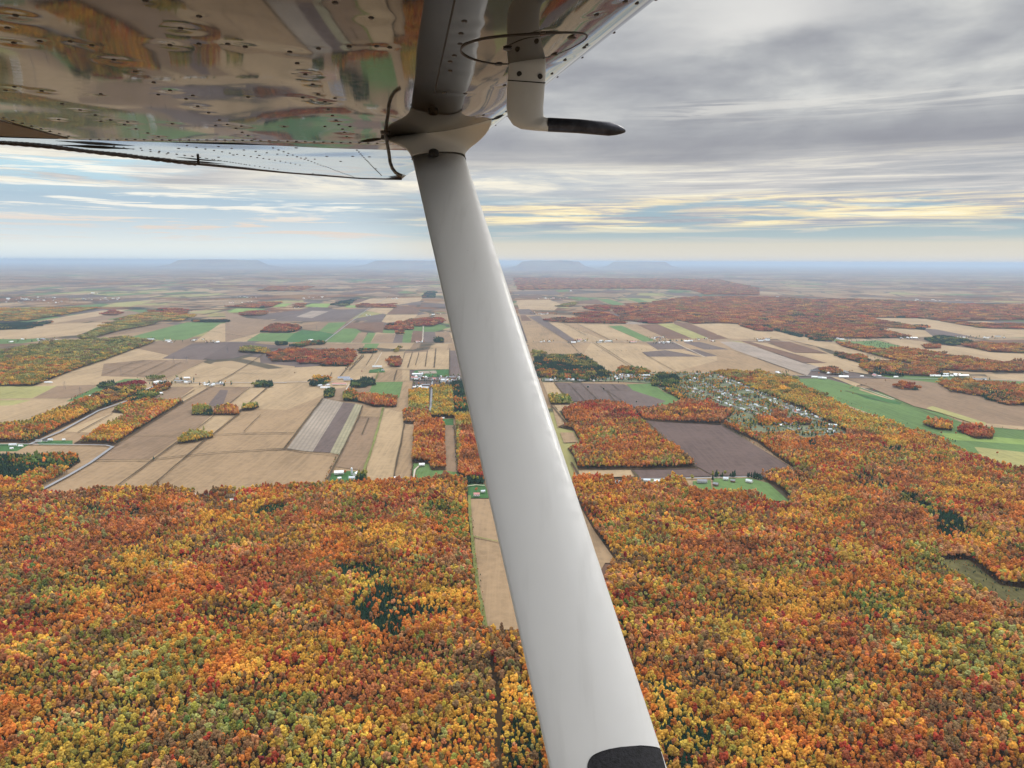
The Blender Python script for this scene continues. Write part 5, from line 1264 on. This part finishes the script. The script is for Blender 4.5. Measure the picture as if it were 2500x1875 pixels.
# small farms and hamlets: sheet, x, y, spread x, spread y (sheet px), count, place words
FARMS = [('C3', 1160, 722, 40, 6, 3, 'by the green field at upper left'), ('C3', 900, 745, 50, 8, 4, 'inside the olive wood at upper left'), ('C3', 250, 735, 200, 14, 9, 'in the row above the brown field at far left'), ('C3', 1330, 740, 60, 8, 3, 'below the green field at upper left'),
 ('C3', 1530, 728, 40, 5, 3, 'right of the green field at upper left'), ('C3', 1640, 742, 50, 5, 3, 'above the mauve field at left'), ('C3', 1410, 1045, 60, 22, 6, 'by the dark spruce on the left road'), ('C3', 1660, 1070, 90, 10, 7, 'in the row along the left road'),
 ('C3', 1985, 1070, 25, 8, 2, 'beside the dark clump on the left road'), ('C3', 1170, 1100, 80, 60, 12, 'in the hamlet along the diagonal left road'), ('C3', 730, 370, 60, 6, 4, 'in the distant town at upper left'), ('C3', 250, 420, 240, 22, 34, 'in the distant town at far left'), ('C3', 780, 412, 150, 8, 18, 'in the distant town at upper left'),
 ('C3', 1900, 400, 80, 6, 5, 'in the far row at upper left'), ('C3', 1860, 440, 120, 12, 10, 'in the far hamlet with yellow trees'), ('C4', 150, 430, 60, 8, 4, 'in the far hamlet with yellow trees'), ('C4', 740, 430, 100, 12, 6, 'in the far row left of the strut'),
 ('C4', 1180, 580, 30, 7, 3, 'alone in the dark fields left of the strut'), ('C4', 720, 790, 30, 5, 2, 'on the dark green field left of the strut'), ('C4', 1750, 570, 60, 8, 4, 'right beside the strut far away'), ('C4', 1610, 800, 30, 4, 3, 'below the brown strip left of the strut'), ('C4', 1400, 437, 60, 5, 5, 'in the far row left of the strut'),
 ('C4', 1640, 1100, 70, 28, 10, 'in the roadside hamlet'), ('C4', 1870, 1110, 80, 24, 18, 'in the roadside hamlet beside the strut'), ('C4', 1650, 1175, 60, 14, 6, 'in front of the roadside hamlet'), ('C4', 600, 515, 30, 3, 2, 'by the small red wood far left of the strut'),
 ('C5', 560, 740, 60, 5, 3, 'in the field just right of the strut'), ('C5', 850, 735, 35, 8, 5, 'on the green yard right of the strut'), ('C5', 780, 748, 30, 3, 2, 'on the road right of the strut'), ('C5', 1040, 742, 60, 7, 5, 'in the dark tree farm right of the strut'), ('C5', 1250, 742, 30, 4, 2, 'on the pale field right of the strut'),
 ('C5', 1430, 715, 50, 10, 7, 'at the end of the bright green strip'), ('C5', 1480, 745, 50, 10, 8, 'below the bright green strip'), ('C5', 1640, 735, 70, 6, 5, 'in the farm right of the bright green strip'), ('C5', 1790, 722, 40, 5, 3, 'by the brown fields at right'), ('C5', 1860, 738, 14, 4, 2, 'by the pale crossroads at right'),
 ('C5', 560, 520, 70, 10, 8, 'beside the dark field near the strut'), ('C5', 650, 408, 150, 4, 8, 'in the far row right of the strut'), ('C5', 1650, 502, 30, 4, 3, 'in a clearing of the red forest'), ('C5', 775, 350, 6, 2, 1, 'far away on the horizon fields'), ('C5', 250, 1000, 1, 1, 0, ''),
 ('C6', 330, 680, 40, 8, 5, 'between the brown strips at right'), ('C6', 1380, 668, 60, 7, 5, 'below the red forest at right'), ('C6', 1730, 662, 100, 8, 7, 'in the far right hamlet'), ('C6', 1990, 662, 80, 6, 5, 'in the far right hamlet'), ('C6', 380, 370, 80, 6, 8, 'in the far hamlet beyond the red forest'),
 ('C6', 1600, 395, 500, 8, 10, 'on the horizon plain at right'), ('C6', 2170, 418, 60, 3, 4, 'on the horizon plain at far right'), ('C6', 700, 678, 40, 6, 3, 'by the tree line at right'), ('C6', 930, 673, 60, 6, 4, 'above the orchard at right'), ('C6', 340, 920, 120, 14, 6, 'above the yellow forest strip at right'),
 ('C6', 850, 918, 90, 12, 5, 'below the red trees at right'), ('C6', 1650, 935, 90, 10, 6, 'around the long poultry barn'), ('C6', 1180, 935, 60, 6, 2, 'in the dark trees at right'), ('C6', 1890, 965, 50, 6, 3, 'by the teal field at far right'), ('D3', 350, 262, 230, 12, 20, 'below the dark evergreen wood'), ('D3', 820, 240, 140, 22, 24, 'in the tree lined village street')]
rb = random.Random(3)
MASTER = {}
SH = []
def small_house(*a): SH.append(a)
def place_house(kind, P, ang, s_, label, group):
    # kind = (wall, roof); one mesh of walls and roof, copied
    if kind not in MASTER:
        V, Fw, Vr, Fr = gable(13, 9, 3.6, 2.8); o_ = len(V); MASTER[kind] = mesh('house', V+Vr, Fw+[[o_+i for i in f_] for f_ in Fr], [M_wall[kind[0]], M_roof[kind[1]]], link=False, fm=[0]*len(Fw)+[1]*len(Fr))
    o = bpy.data.objects.new('house', MASTER[kind]); COL.objects.link(o); o.location = (P[0], P[1], ZG); o.rotation_euler = (0, 0, ang); o.scale = s_; tag(o, label, 'house', group); return o
RK = [('white', 'white'), ('white', 'grey'), ('white', 'silver'), ('cream', 'dark'), ('brick', 'grey'), ('white', 'red')]
LK = {'white': 'white roofed', 'grey': 'grey roofed', 'silver': 'silver roofed', 'dark': 'dark roofed', 'red': 'red roofed'}
BW = {'white': 'white', 'cream': 'cream', 'brick': 'brown'}
spots = []
for cr, x, y, sx, sy, n, words in FARMS:
    tries = 0; m_ = 0
    while m_ < n and tries < 300:
        tries += 1; P = on(cr, x+rb.uniform(-1, 1)*sx, y+rb.uniform(-1, 1)*sy)
        if any((P[0]-a)**2+(P[1]-b)**2 < 17**2 for a, b in spots): continue
        spots.append((P[0], P[1])); m_ += 1; kd = rb.choice(RK[:3] if rb.random() < .7 else RK)
        big = rb.random() < .35 and math.hypot(P[0], P[1]) > 2600
        s_ = (rb.uniform(2, 3.6), rb.uniform(1.2, 1.7), rb.uniform(1.1, 1.5)) if big else (rb.uniform(.9, 1.4), rb.uniform(.9, 1.25), rb.uniform(.9, 1.3))
        small_house(kd, P, R(rb.choice((0, 5, -8, 85, 92))), s_, f"{'long' if big else 'small'} {BW[kd[0]]} walled {LK[kd[1]]} building {words}", 'farm and hamlet buildings '+words)
# the village: rows along its streets
nv = 0; rds = [wpoly(px('D3', s)) for s in ('1540 250 1800 350 2212 540 2450 640', '1300 250 1700 440 2212 640', '1250 330 1500 420 1900 560 2212 700 2500 700', '700 245 1060 215 1480 215', '1500 235 1750 330 2212 520 2500 660', '1400 290 1700 420 2100 590 2500 680', '1700 560 1900 640 2212 710')]
for rd in rds:
    for (a0, a1), (b0, b1) in zip(rd[:-1], rd[1:]):
        ln = math.hypot(b0-a0, b1-a1); ux, uy = (b0-a0)/ln, (b1-a1)/ln; t = rb.uniform(5, 20)
        while t < ln:
            for sg in (-1, 1):
                if rb.random() < .3: continue
                P = (a0+ux*t-uy*sg*rb.uniform(15, 24), a1+uy*t+ux*sg*rb.uniform(15, 24)); pp = proj([[P[0], P[1], 0]])[0]
                if not in_poly(pp[0:1], pp[1:2], VILL)[0] or any((P[0]-a)**2+(P[1]-b)**2 < 16**2 for a, b in spots): continue
                if nv >= 230: continue
                spots.append(P); nv += 1; kd = rb.choices(RK, (1.3, 5, 4, 4, 2.5, .5))[0]
                small_house(kd, P, math.atan2(uy, ux)+(1.57 if rb.random() < .4 else 0), (rb.uniform(.75, 1.1), rb.uniform(.75, 1.05), rb.uniform(.75, 1.1)), f"small {BW[kd[0]]} walled {LK[kd[1]]} house in the village streets right of the strut", 'houses of the village right of the strut')
            t += rb.uniform(20, 32)
# parked cars and pale sheds are too small to show; far mountains and power pylons follow

SH.sort(key=lambda a: -a[3][0]*a[3][2]/math.hypot(a[1][0], a[1][1]))
far_sh = SH[255:]
for a in SH[:255]: place_house(*a)
sp_ = np.array(spots)
vx, vy = VT; k_ = np.array([np.min((sp_[:, 0]-a)**2+(sp_[:, 1]-b)**2) > 8**2 for a, b in zip(vx, vy)]) if len(vx) else []
vx, vy = vx[k_], vy[k_]; extra(vx, vy, 'mixg', .78)
for cr, x, y, sx, sy, n, words in FARMS:
    for i in range(int(n*4)):
        P = on(cr, x+rb.uniform(-1.5, 1.5)*sx, y+rb.uniform(-1.3, 1.3)*sy)
        if np.min((sp_[:, 0]-P[0])**2+(sp_[:, 1]-P[1])**2) > 100: extra(P[0], P[1], rb.choice(('mixg', 'dgreen', 'mixd')), rb.uniform(.55, 1.0))
HEDGE = [('C5', '480 800 640 818 840 820 950 815 1110 820 1320 808 1560 798 1860 795', .45, 26), ('D2', '770 35 900 28 1100 22 1300 8 1525 10', .4, 30), ('D2', '690 180 740 130 810 65', .45, 14), ('D2', '490 1120 540 1000 600 890', .4, 9), ('D2', '150 830 300 630 470 415', .2, 26), ('C3', '1180 610 900 690 620 720', .5, 22),
    ('C3', '1200 740 800 880 560 960 260 1077', .7, 12), ('D1', '540 408 620 370 700 340', .5, 10), ('D1', '1640 665 1840 505', .18, 30), ('D1', '880 750 1180 560 1420 412', .5, 14), ('C6', '850 770 1080 800 1200 830', .6, 16), ('D4', '1600 590 1800 650 2212 780', .35, 26), ('D4', '480 350 900 520 1200 640', .35, 22),
    ('C4', '20 1140 710 1130', .1, 60), ('C4', '560 840 900 860', .45, 26), ('C4', '1000 1030 1090 970 1140 915', .6, 14), ('C3', '0 830 160 800 330 755', .4, 16), ('C3', '1600 660 1800 690 1990 720', .4, 18), ('C5', '700 590 900 690', .35, 26), ('C5', '820 600 1070 725', .3, 30), ('E6', '995 130 1010 280 1040 520 1075 740', .25, 9), ('D3', '80 278 500 280 760 295', .5, 20),
    ('D3', '900 590 1130 770 1370 990', .35, 20), ('D3', '1570 640 1720 730 2190 1010', .35, 14), ('D2', '1205 1090 1235 640', .3, 16), ('D2', '1590 1030 1560 640', .35, 12), ('C4', '1580 860 1750 860', .5, 16), ('D4', '1140 620 1250 640', .4, 12), ('D4', '1500 740 1640 790', .5, 9), ('D4', '760 345 800 330 900 310', .5, 12)]
for cr, s, sc_, st in HEDGE:
    P = wpoly(px(cr, s))
    for (a0, a1), (b0, b1) in zip(P[:-1], P[1:]):
        ln = math.hypot(b0-a0, b1-a1); n = max(2, int(ln/st)); t = (np.arange(n)+rngT.uniform(0, 1, n))/n
        extra(a0+(b0-a0)*t+rngT.normal(0, 2, n), a1+(b1-a1)*t+rngT.normal(0, 2, n), 'mixd' if st < 20 else 'mixg', sc_)
for s_ in np.linspace(0, 1, 1):
    W_ = np.array(wpoly(PLANT)); n = 900; x = rngT.uniform(W_[:, 0].min(), W_[:, 0].max(), n); y = rngT.uniform(W_[:, 1].min(), W_[:, 1].max(), n); pp = proj(np.stack([x, y, x*0], -1)); k_ = in_poly(pp[:, 0], pp[:, 1], PLANT); extra(x[k_], y[k_], 'ever', .45)
bx_ = HOLES[1]; W_ = np.array(wpoly(bx_)); n = 400; x = rngT.uniform(W_[:, 0].min(), W_[:, 0].max(), n); y = rngT.uniform(W_[:, 1].min(), W_[:, 1].max(), n); pp = proj(np.stack([x, y, x*0], -1)); k_ = in_poly(pp[:, 0], pp[:, 1], bx_); extra(x[k_], y[k_], 'mixd', .28)
# orchard dots
o_ = px('C6', '900 685 1150 690 1380 740 1200 742'); W_ = np.array(wpoly(o_)); n = 300; x = rngT.uniform(W_[:, 0].min(), W_[:, 0].max(), n); y = rngT.uniform(W_[:, 1].min(), W_[:, 1].max(), n); pp = proj(np.stack([x, y, x*0], -1)); k_ = in_poly(pp[:, 0], pp[:, 1], o_); extra(x[k_][:60], y[k_][:60], 'dgreen', .7)
# ---- single trees standing in the open: things
def set_tint(o, c_): o['tint'] = [float(v) for v in c_]+[1.0]
LONE = [('maple_tree', 'lone orange tree in the tan field at left beside the long ditch', 'D1', 1513, 218, 0, 'rust', .9), ('spruce_tree', 'dark spruce at the crossing of two ditches in the left tan field', 'D1', 1185, 862, 5, 'ever', .8), ('spruce_tree', 'tall dark spruce at the end of the hamlet on the left road', 'D1', 1305, 305, 5, 'ever', 1.2),
 ('spruce_tree', 'very dark broad spruce behind the white farm on the left road', 'D1', 1400, 250, 5, 'ever', 1.5), ('maple_tree', 'bluish green tree in the mauve field right of the strut, leftmost of two', 'D3', 461, 345, 1, 'ever', 1.3), ('maple_tree', 'green tree in the mauve field right of the strut, rightmost of two', 'D3', 590, 355, 2, 'ever', 1.0),
 ('maple_tree', 'small dark tree near the red wood in the mauve field', 'D3', 863, 460, 1, 'ever', .8), ('maple_tree', 'round dark bush in the green meadow beside the wooded islands', 'D4', 1522, 725, 2, 'brown', 1.1), ('maple_tree', 'small reddish tree beside the red wooded island in the meadow', 'D4', 1645, 722, 0, 'rust', .8),
 ('maple_tree', 'red bush low in the striped green meadow at far right', 'D4', 1988, 890, 1, 'rust', .9), ('maple_tree', 'dark red bush on the lane between meadow and brown field', 'D4', 965, 360, 1, 'crimson', .8), ('maple_tree', 'grey brown tree alone in the brown field behind the meadow', 'D4', 1060, 282, 0, 'brown', 1.0),
 ('maple_tree', 'orange tree in the upper part of the green meadow', 'D4', 690, 370, 2, 'rust', .8), ('maple_tree', 'yellow green tree in the upper part of the green meadow', 'D4', 790, 390, 1, 'olive', .9), ('maple_tree', 'large pale yellow round tree beside the right forest clearing', 'D3', 1215, 1200, 0, 'yellow', 1.6), ('maple_tree', 'yellow green round tree by the road at the ploughed field', 'D3', 1325, 1110, 1, 'olive', 1.4),
 ('maple_tree', 'bright green tree deep in the right forest', 'D3', 920, 1440, 2, 'green', 1.4), ('maple_tree', 'dark red round tree above the strut edge of the left forest', 'D2', 1508, 1085, 1, 'crimson', 1.3), ('maple_tree', 'orange tree between the white barn and the silo', 'D2', 655, 1055, 0, 'rust', 1.0), ('maple_tree', 'small orange tree in front of the spruce ringed house', 'D2', 1745, 1200, 1, 'rust', 1.0),
 ('maple_tree', 'pale bare tree in the tan field above the left road', 'D2', 238, 215, 2, 'brown', .8), ('maple_tree', 'red bush beside the field strips below the round wood', 'D2', 795, 205, 0, 'crimson', .9), ('spruce_tree', 'dark spruce at the front corner of the village conifers', 'D3', 1570, 540, 5, 'ever', 1.3)]
for nm, lb, cr, x, y, ki, cl, sc_ in LONE:
    o = bpy.data.objects.new(nm, KINDS[ki]); COL.objects.link(o); P = on(cr, x, y); o.location = tuple(P); o.scale = (sc_, sc_, sc_*.85); o.rotation_euler = (0, 0, x); set_tint(o, PAL[cl]); tag(o, lb, 'tree')
# ---- gather
def cat_(l_): 
    return tuple(np.concatenate([t[i] for t in l_]) for i in range(5))+(np.concatenate([t[6] if len(t) > 6 else (rngT.lognormal(-.12, .20, len(t[0]))*(1+.13*fld(t[0], t[1], 160, 321))).clip(.5, 1.5) for t in l_]), np.concatenate([t[5] for t in l_]))
X, Y, CC, EV, CI, SCL, LO = cat_(PTS['near'])
print('near trees', len(X))
kd = np.where(EV, rngT.integers(5, 7, len(X)), np.where(rngT.random(len(X)) < .36, rngT.integers(3, 5, len(X)), rngT.integers(0, 3, len(X))))
# the nearest rows become trees of their own
inn = (LO[:, 0] > 5) & (LO[:, 0] < 2495) & (LO[:, 1] > 1000) & (LO[:, 1] < 1872)
sx0, sx1 = np.interp(LO[:, 1], [390, 1875], [1006, 1337]), np.interp(LO[:, 1], [390, 1875], [1139, 1639]); inn &= (LO[:, 0] < sx0-12) | (LO[:, 0] > sx1+12)
d_ = np.hypot(np.hypot(X, Y), H); d_[~inn] = 1e9; ix = np.argsort(d_)[:300]
WORD = {'gold': 'golden', 'orange': 'orange', 'red': 'bright red', 'rust': 'rust coloured', 'olive': 'olive green', 'brown': 'brown', 'green': 'fresh green', 'ever': 'dark green', 'yellow': 'yellow', 'crimson': 'crimson', 'pink': 'salmon coloured', 'sage': 'pale sage green'}
for i in ix:
    kk = int(kd[i]); kn = KINDS[kk].name.split('.')[0]; o = bpy.data.objects.new(kn, KINDS[kk]); COL.objects.link(o); o.location = (X[i], Y[i], ZG*.6); s_ = SCL[i]
    o.scale = (s_, s_, s_*rb.uniform(.85, 1.15)); o.rotation_euler = (0, 0, rb.uniform(0, 6.28)); set_tint(o, CC[i])
    side = 'left' if LO[i, 0] < 1400 else 'right'; form = {'m': 'round crowned', 'p': 'slender', 's': 'pointed'}[kn[0]]
    lb = f"{WORD[PN[CI[i]]]} {form} tree in the nearest forest rows, {side} of the strut"
    tag(o, lb, 'tree', f"{WORD[PN[CI[i]]]} {form} trees of the nearest forest rows {side} of the strut")
rest = np.ones(len(X), bool); rest[ix] = False
def stuff(name, x, y, col, kd_, scl, srcs, label, z0, flat=1.0):
    n = len(x)
    me = bpy.data.meshes.new(name); P = np.stack([x, y, np.full(n, z0)], -1).astype('f'); me.vertices.add(n); me.vertices.foreach_set('co', P.ravel())
    a = me.attributes.new('tint', 'FLOAT_COLOR', 'POINT'); c4 = np.ones((n, 4), 'f'); c4[:, :3] = col.clip(0, 1); a.data.foreach_set('color', c4.ravel())
    a = me.attributes.new('kind', 'INT', 'POINT'); a.data.foreach_set('value', kd_.astype('i'))
    a = me.attributes.new('size', 'FLOAT_VECTOR', 'POINT'); s3 = np.stack([scl, scl, scl*rngT.uniform(.85, 1.15, n)*flat], -1).astype('f'); a.data.foreach_set('vector', s3.ravel())
    a = me.attributes.new('turn', 'FLOAT', 'POINT'); a.data.foreach_set('value', rngT.uniform(0, 6.28, n).astype('f'))
    o = bpy.data.objects.new(name, me); COL.objects.link(o)
    ng = bpy.data.node_groups.new(name+'_scatter', 'GeometryNodeTree'); ng.interface.new_socket('Geometry', in_out='INPUT', socket_type='NodeSocketGeometry'); ng.interface.new_socket('Geometry', in_out='OUTPUT', socket_type='NodeSocketGeometry')
    gi, go = ng.nodes.new('NodeGroupInput'), ng.nodes.new('NodeGroupOutput'); jn = ng.nodes.new('GeometryNodeJoinGeometry')
    def na(nm_, ty): q = ng.nodes.new('GeometryNodeInputNamedAttribute'); q.data_type = ty; q.inputs['Name'].default_value = nm_; return q.outputs['Attribute']
    K, SZ, TN = na('kind', 'INT'), na('size', 'FLOAT_VECTOR'), na('turn', 'FLOAT')
    rot = ng.nodes.new('ShaderNodeCombineXYZ'); ng.links.new(TN, rot.inputs[2]); e2r = ng.nodes.new('FunctionNodeEulerToRotation'); ng.links.new(rot.outputs[0], e2r.inputs[0])
    for i, so in enumerate(srcs):
        oi = ng.nodes.new('GeometryNodeObjectInfo'); oi.inputs['Object'].default_value = so; oi.inputs['As Instance'].default_value = True
        cp = ng.nodes.new('FunctionNodeCompare'); cp.data_type = 'INT'; cp.operation = 'EQUAL'; ng.links.new(K, cp.inputs[2]); cp.inputs[3].default_value = i
        ip = ng.nodes.new('GeometryNodeInstanceOnPoints'); ng.links.new(gi.outputs[0], ip.inputs['Points']); ng.links.new(cp.outputs[0], ip.inputs['Selection']); ng.links.new(oi.outputs['Geometry'], ip.inputs['Instance'])
        ng.links.new(e2r.outputs[0], ip.inputs['Rotation']); ng.links.new(SZ, ip.inputs['Scale']); ng.links.new(ip.outputs[0], jn.inputs[0])
    ng.links.new(jn.outputs[0], go.inputs[0]); md = o.modifiers.new('scatter', 'NODES'); md.node_group = ng
    tag(o, kind='stuff'); o['label'] = label; o['category'] = 'trees'; return o
def src(me): o = bpy.data.objects.new(me.name+'_source', me); return o
SN = [src(m_) for m_ in KINDS]
stuff('forest', X[rest], Y[rest], CC[rest], kd[rest], SCL[rest], SN, 'autumn forest of orange, gold, red and olive crowns covering the near ground', ZG*.6)
if PTS['mid']:
    x, y, c_, ev, ci, s_, _l = cat_(PTS['mid']); print('mid', len(x)); stuff('distant_woods', x, y, c_*.85, np.where(ev, 2, rngT.integers(0, 2, len(x))), s_, [src(m_) for m_ in CL], 'belts and islands of autumn woodland between the distant fields', ZG*.6)
if PTS['far']:
    x, y, c_, ev, ci, s_, _l = cat_(PTS['far']); print('far', len(x)); stuff('horizon_woods', x, y, c_*.8, np.where(ev, 1, 0), s_, [src(m_) for m_ in FARC], 'reddish woods spreading towards the horizon', ZG*.6, 1.1)
if far_sh:
    ks = list(MASTER); far_sh = [a for a in far_sh if a[0] in ks]
    xy = np.array([a[1][:2] for a in far_sh], float)
    bo = stuff('distant_buildings', xy[:, 0], xy[:, 1], np.ones((len(xy), 3)), np.array([ks.index(a[0]) for a in far_sh]), np.array([a[3][0] for a in far_sh]), [src(MASTER[q_]) for q_ in ks], 'tiny pale roofs of farms and villages scattered across the far plain', ZG, .8); bo['category'] = 'buildings'
# ---- flat topped hills far away, each a structure with real depth
def hill(name, prof, D, dep_, cap=74.0):
    # broad swell of the far plain: long gentle skirts, a low table top just over the eye line
    top = [(ray(x, y)[0]*D/ray(x, y)[1], min(cap, max(12.0, 30+ray(x, y)[2]*D/ray(x, y)[1]*.25))) for x, y in prof]
    w_ = top[-1][0]-top[0][0]; top = [(top[0][0]-w_*.34, -H), (top[0][0]-w_*.12, -H*.6)]+top+[(top[-1][0]+w_*.12, -H*.6), (top[-1][0]+w_*.34, -H)]
    V, Fc = [], []; n = len(top)
    for f_, yo in ((0, -1), (.12, -.7), (.5, -.3), (1, 0), (1, .12), (.4, .5), (0, 1)):
        for x, z in top: V.append((x*(1+yo*dep_/D), D+yo*dep_, .5+max(0, H+z)*f_))
    for k_ in range(6):
        for j in range(n-1): Fc.append((k_*n+j, k_*n+j+1, (k_+1)*n+j+1, (k_+1)*n+j))
    o = mesh(name, V, Fc, gm, smooth=True); tag(o, kind='structure')
M_hill = mat('wooded_hill', (.10, .09, .07), .95, nz=(.0015, .4))
def hp(cr, s): return [( (CROPS[cr][0]+float(a)/CROPS[cr][2]), (CROPS[cr][1]+float(b)/CROPS[cr][2])) for a, b in zip(s.split()[::2], s.split()[1::2])]
hill('hill', hp('C3', '1380 132 1430 122 1470 104 1550 104 1640 95 1700 92 1800 96 1860 118 1900 126 1990 134'), 60000, 6000, 52.0)
hill('hill', hp('C4', '1250 137 1320 127 1390 120 1480 116 1550 113 1640 114 1740 122 1850 132 2000 138'), 63000, 6000, 34.0)
hill('hill', hp('C5', '400 137 440 128 470 108 500 104 540 108 620 110 650 103 740 104 770 108 790 130 830 137'), 58000, 6000)
hill('hill', hp('C5', '1100 137 1190 128 1290 121 1385 119 1420 130 1500 136'), 66000, 6000, 28.0)
# ---- power pylons, faint lattice towers marching across the left fields
def pylon():
    V, Fc = [], []
    def bar(a, b, r_=.35):
        a, b = np.array(a, float), np.array(b, float); d_ = (b-a)/np.linalg.norm(b-a); u_ = np.cross(d_, [.3, 1, .2]); u_ /= np.linalg.norm(u_); v_ = np.cross(d_, u_); o_ = len(V)
        for p_ in (a, b):
            for s1, s2 in ((1, 1), (-1, 1), (-1, -1), (1, -1)): V.append(p_+u_*r_*s1*.5+v_*r_*s2*.5)
        Fc.extend([[o_+i, o_+(i+1) % 4, o_+4+(i+1) % 4, o_+4+i] for i in range(4)]); Fc.append([o_+3, o_+2, o_+1, o_]); Fc.append([o_+4, o_+5, o_+6, o_+7])
    hs = [0, 9, 18, 26, 34, 40]; ws = [4.5, 3.5, 2.5, 1.6, 1.2, .4]
    for i in range(5):
        for sx, sy in ((1, 1), (1, -1), (-1, -1), (-1, 1)): bar((sx*ws[i], sy*ws[i], hs[i]), (sx*ws[i+1], sy*ws[i+1], hs[i+1]))
        for (ax_, ay), (bx, by) in (((1, 1), (1, -1)), ((1, -1), (-1, -1)), ((-1, -1), (-1, 1)), ((-1, 1), (1, 1))): bar((ax_*ws[i], ay*ws[i], hs[i]), (bx*ws[i+1], by*ws[i+1], hs[i+1]), .2)
    for z_, w_ in ((26, 9), (31, 11), (36, 8)): bar((-w_, 0, z_), (w_, 0, z_), .4)
    return mesh('power_pylon', V, Fc, mat('galvanised_steel', (.20, .20, .22), .5, .3), link=False)
PM = pylon()
for (cr, x, y), wd in zip([('C3', 500, 1110), ('C3', 620, 1155), ('C3', 935, 1005), ('C3', 1340, 905), ('C3', 1440, 905), ('C3', 1755, 828), ('C4', 970, 420), ('C4', 760, 700), ('C4', 1090, 400), ('C4', 1145, 400)],
    ['on a dark brush patch in the left tan field', 'beside the green strip of the left field', 'at the corner of the ditched fields', 'in the middle of the striped fields, left of a pair', 'in the middle of the striped fields, right of a pair', 'above the mauve field at upper left', 'among the far farms left of the strut', 'on the dark green field left of the strut', 'far away, left of the pair near the strut', 'far away, right of the pair near the strut']):
    o = bpy.data.objects.new('power_pylon', PM); COL.objects.link(o); o.location = tuple(on(cr, x, y)); o.rotation_euler = (0, 0, .5); o.scale = (.9, .9, .9); tag(o, 'faint lattice pylon '+wd, 'pylon', 'lattice power pylons across the plain')
# ---- air: even pale haze
hz_v, hz_f = bxf(-160000, 160000, -7000, 160000, -1, 628)
hzm = bpy.data.materials.new('haze_air'); hzm.use_nodes = True; nt = hzm.node_tree; nt.nodes.clear(); pv = nt.nodes.new('ShaderNodeVolumePrincipled'); om = nt.nodes.new('ShaderNodeOutputMaterial')
pv.inputs['Color'].default_value = (.58, .76, 1.0, 1); pv.inputs['Density'].default_value = HAZE; pv.inputs['Anisotropy'].default_value = .3
nt.links.new(pv.outputs[0], om.inputs['Volume']); hz = mesh('haze', hz_v, hz_f, hzm); tag(hz, kind='stuff')
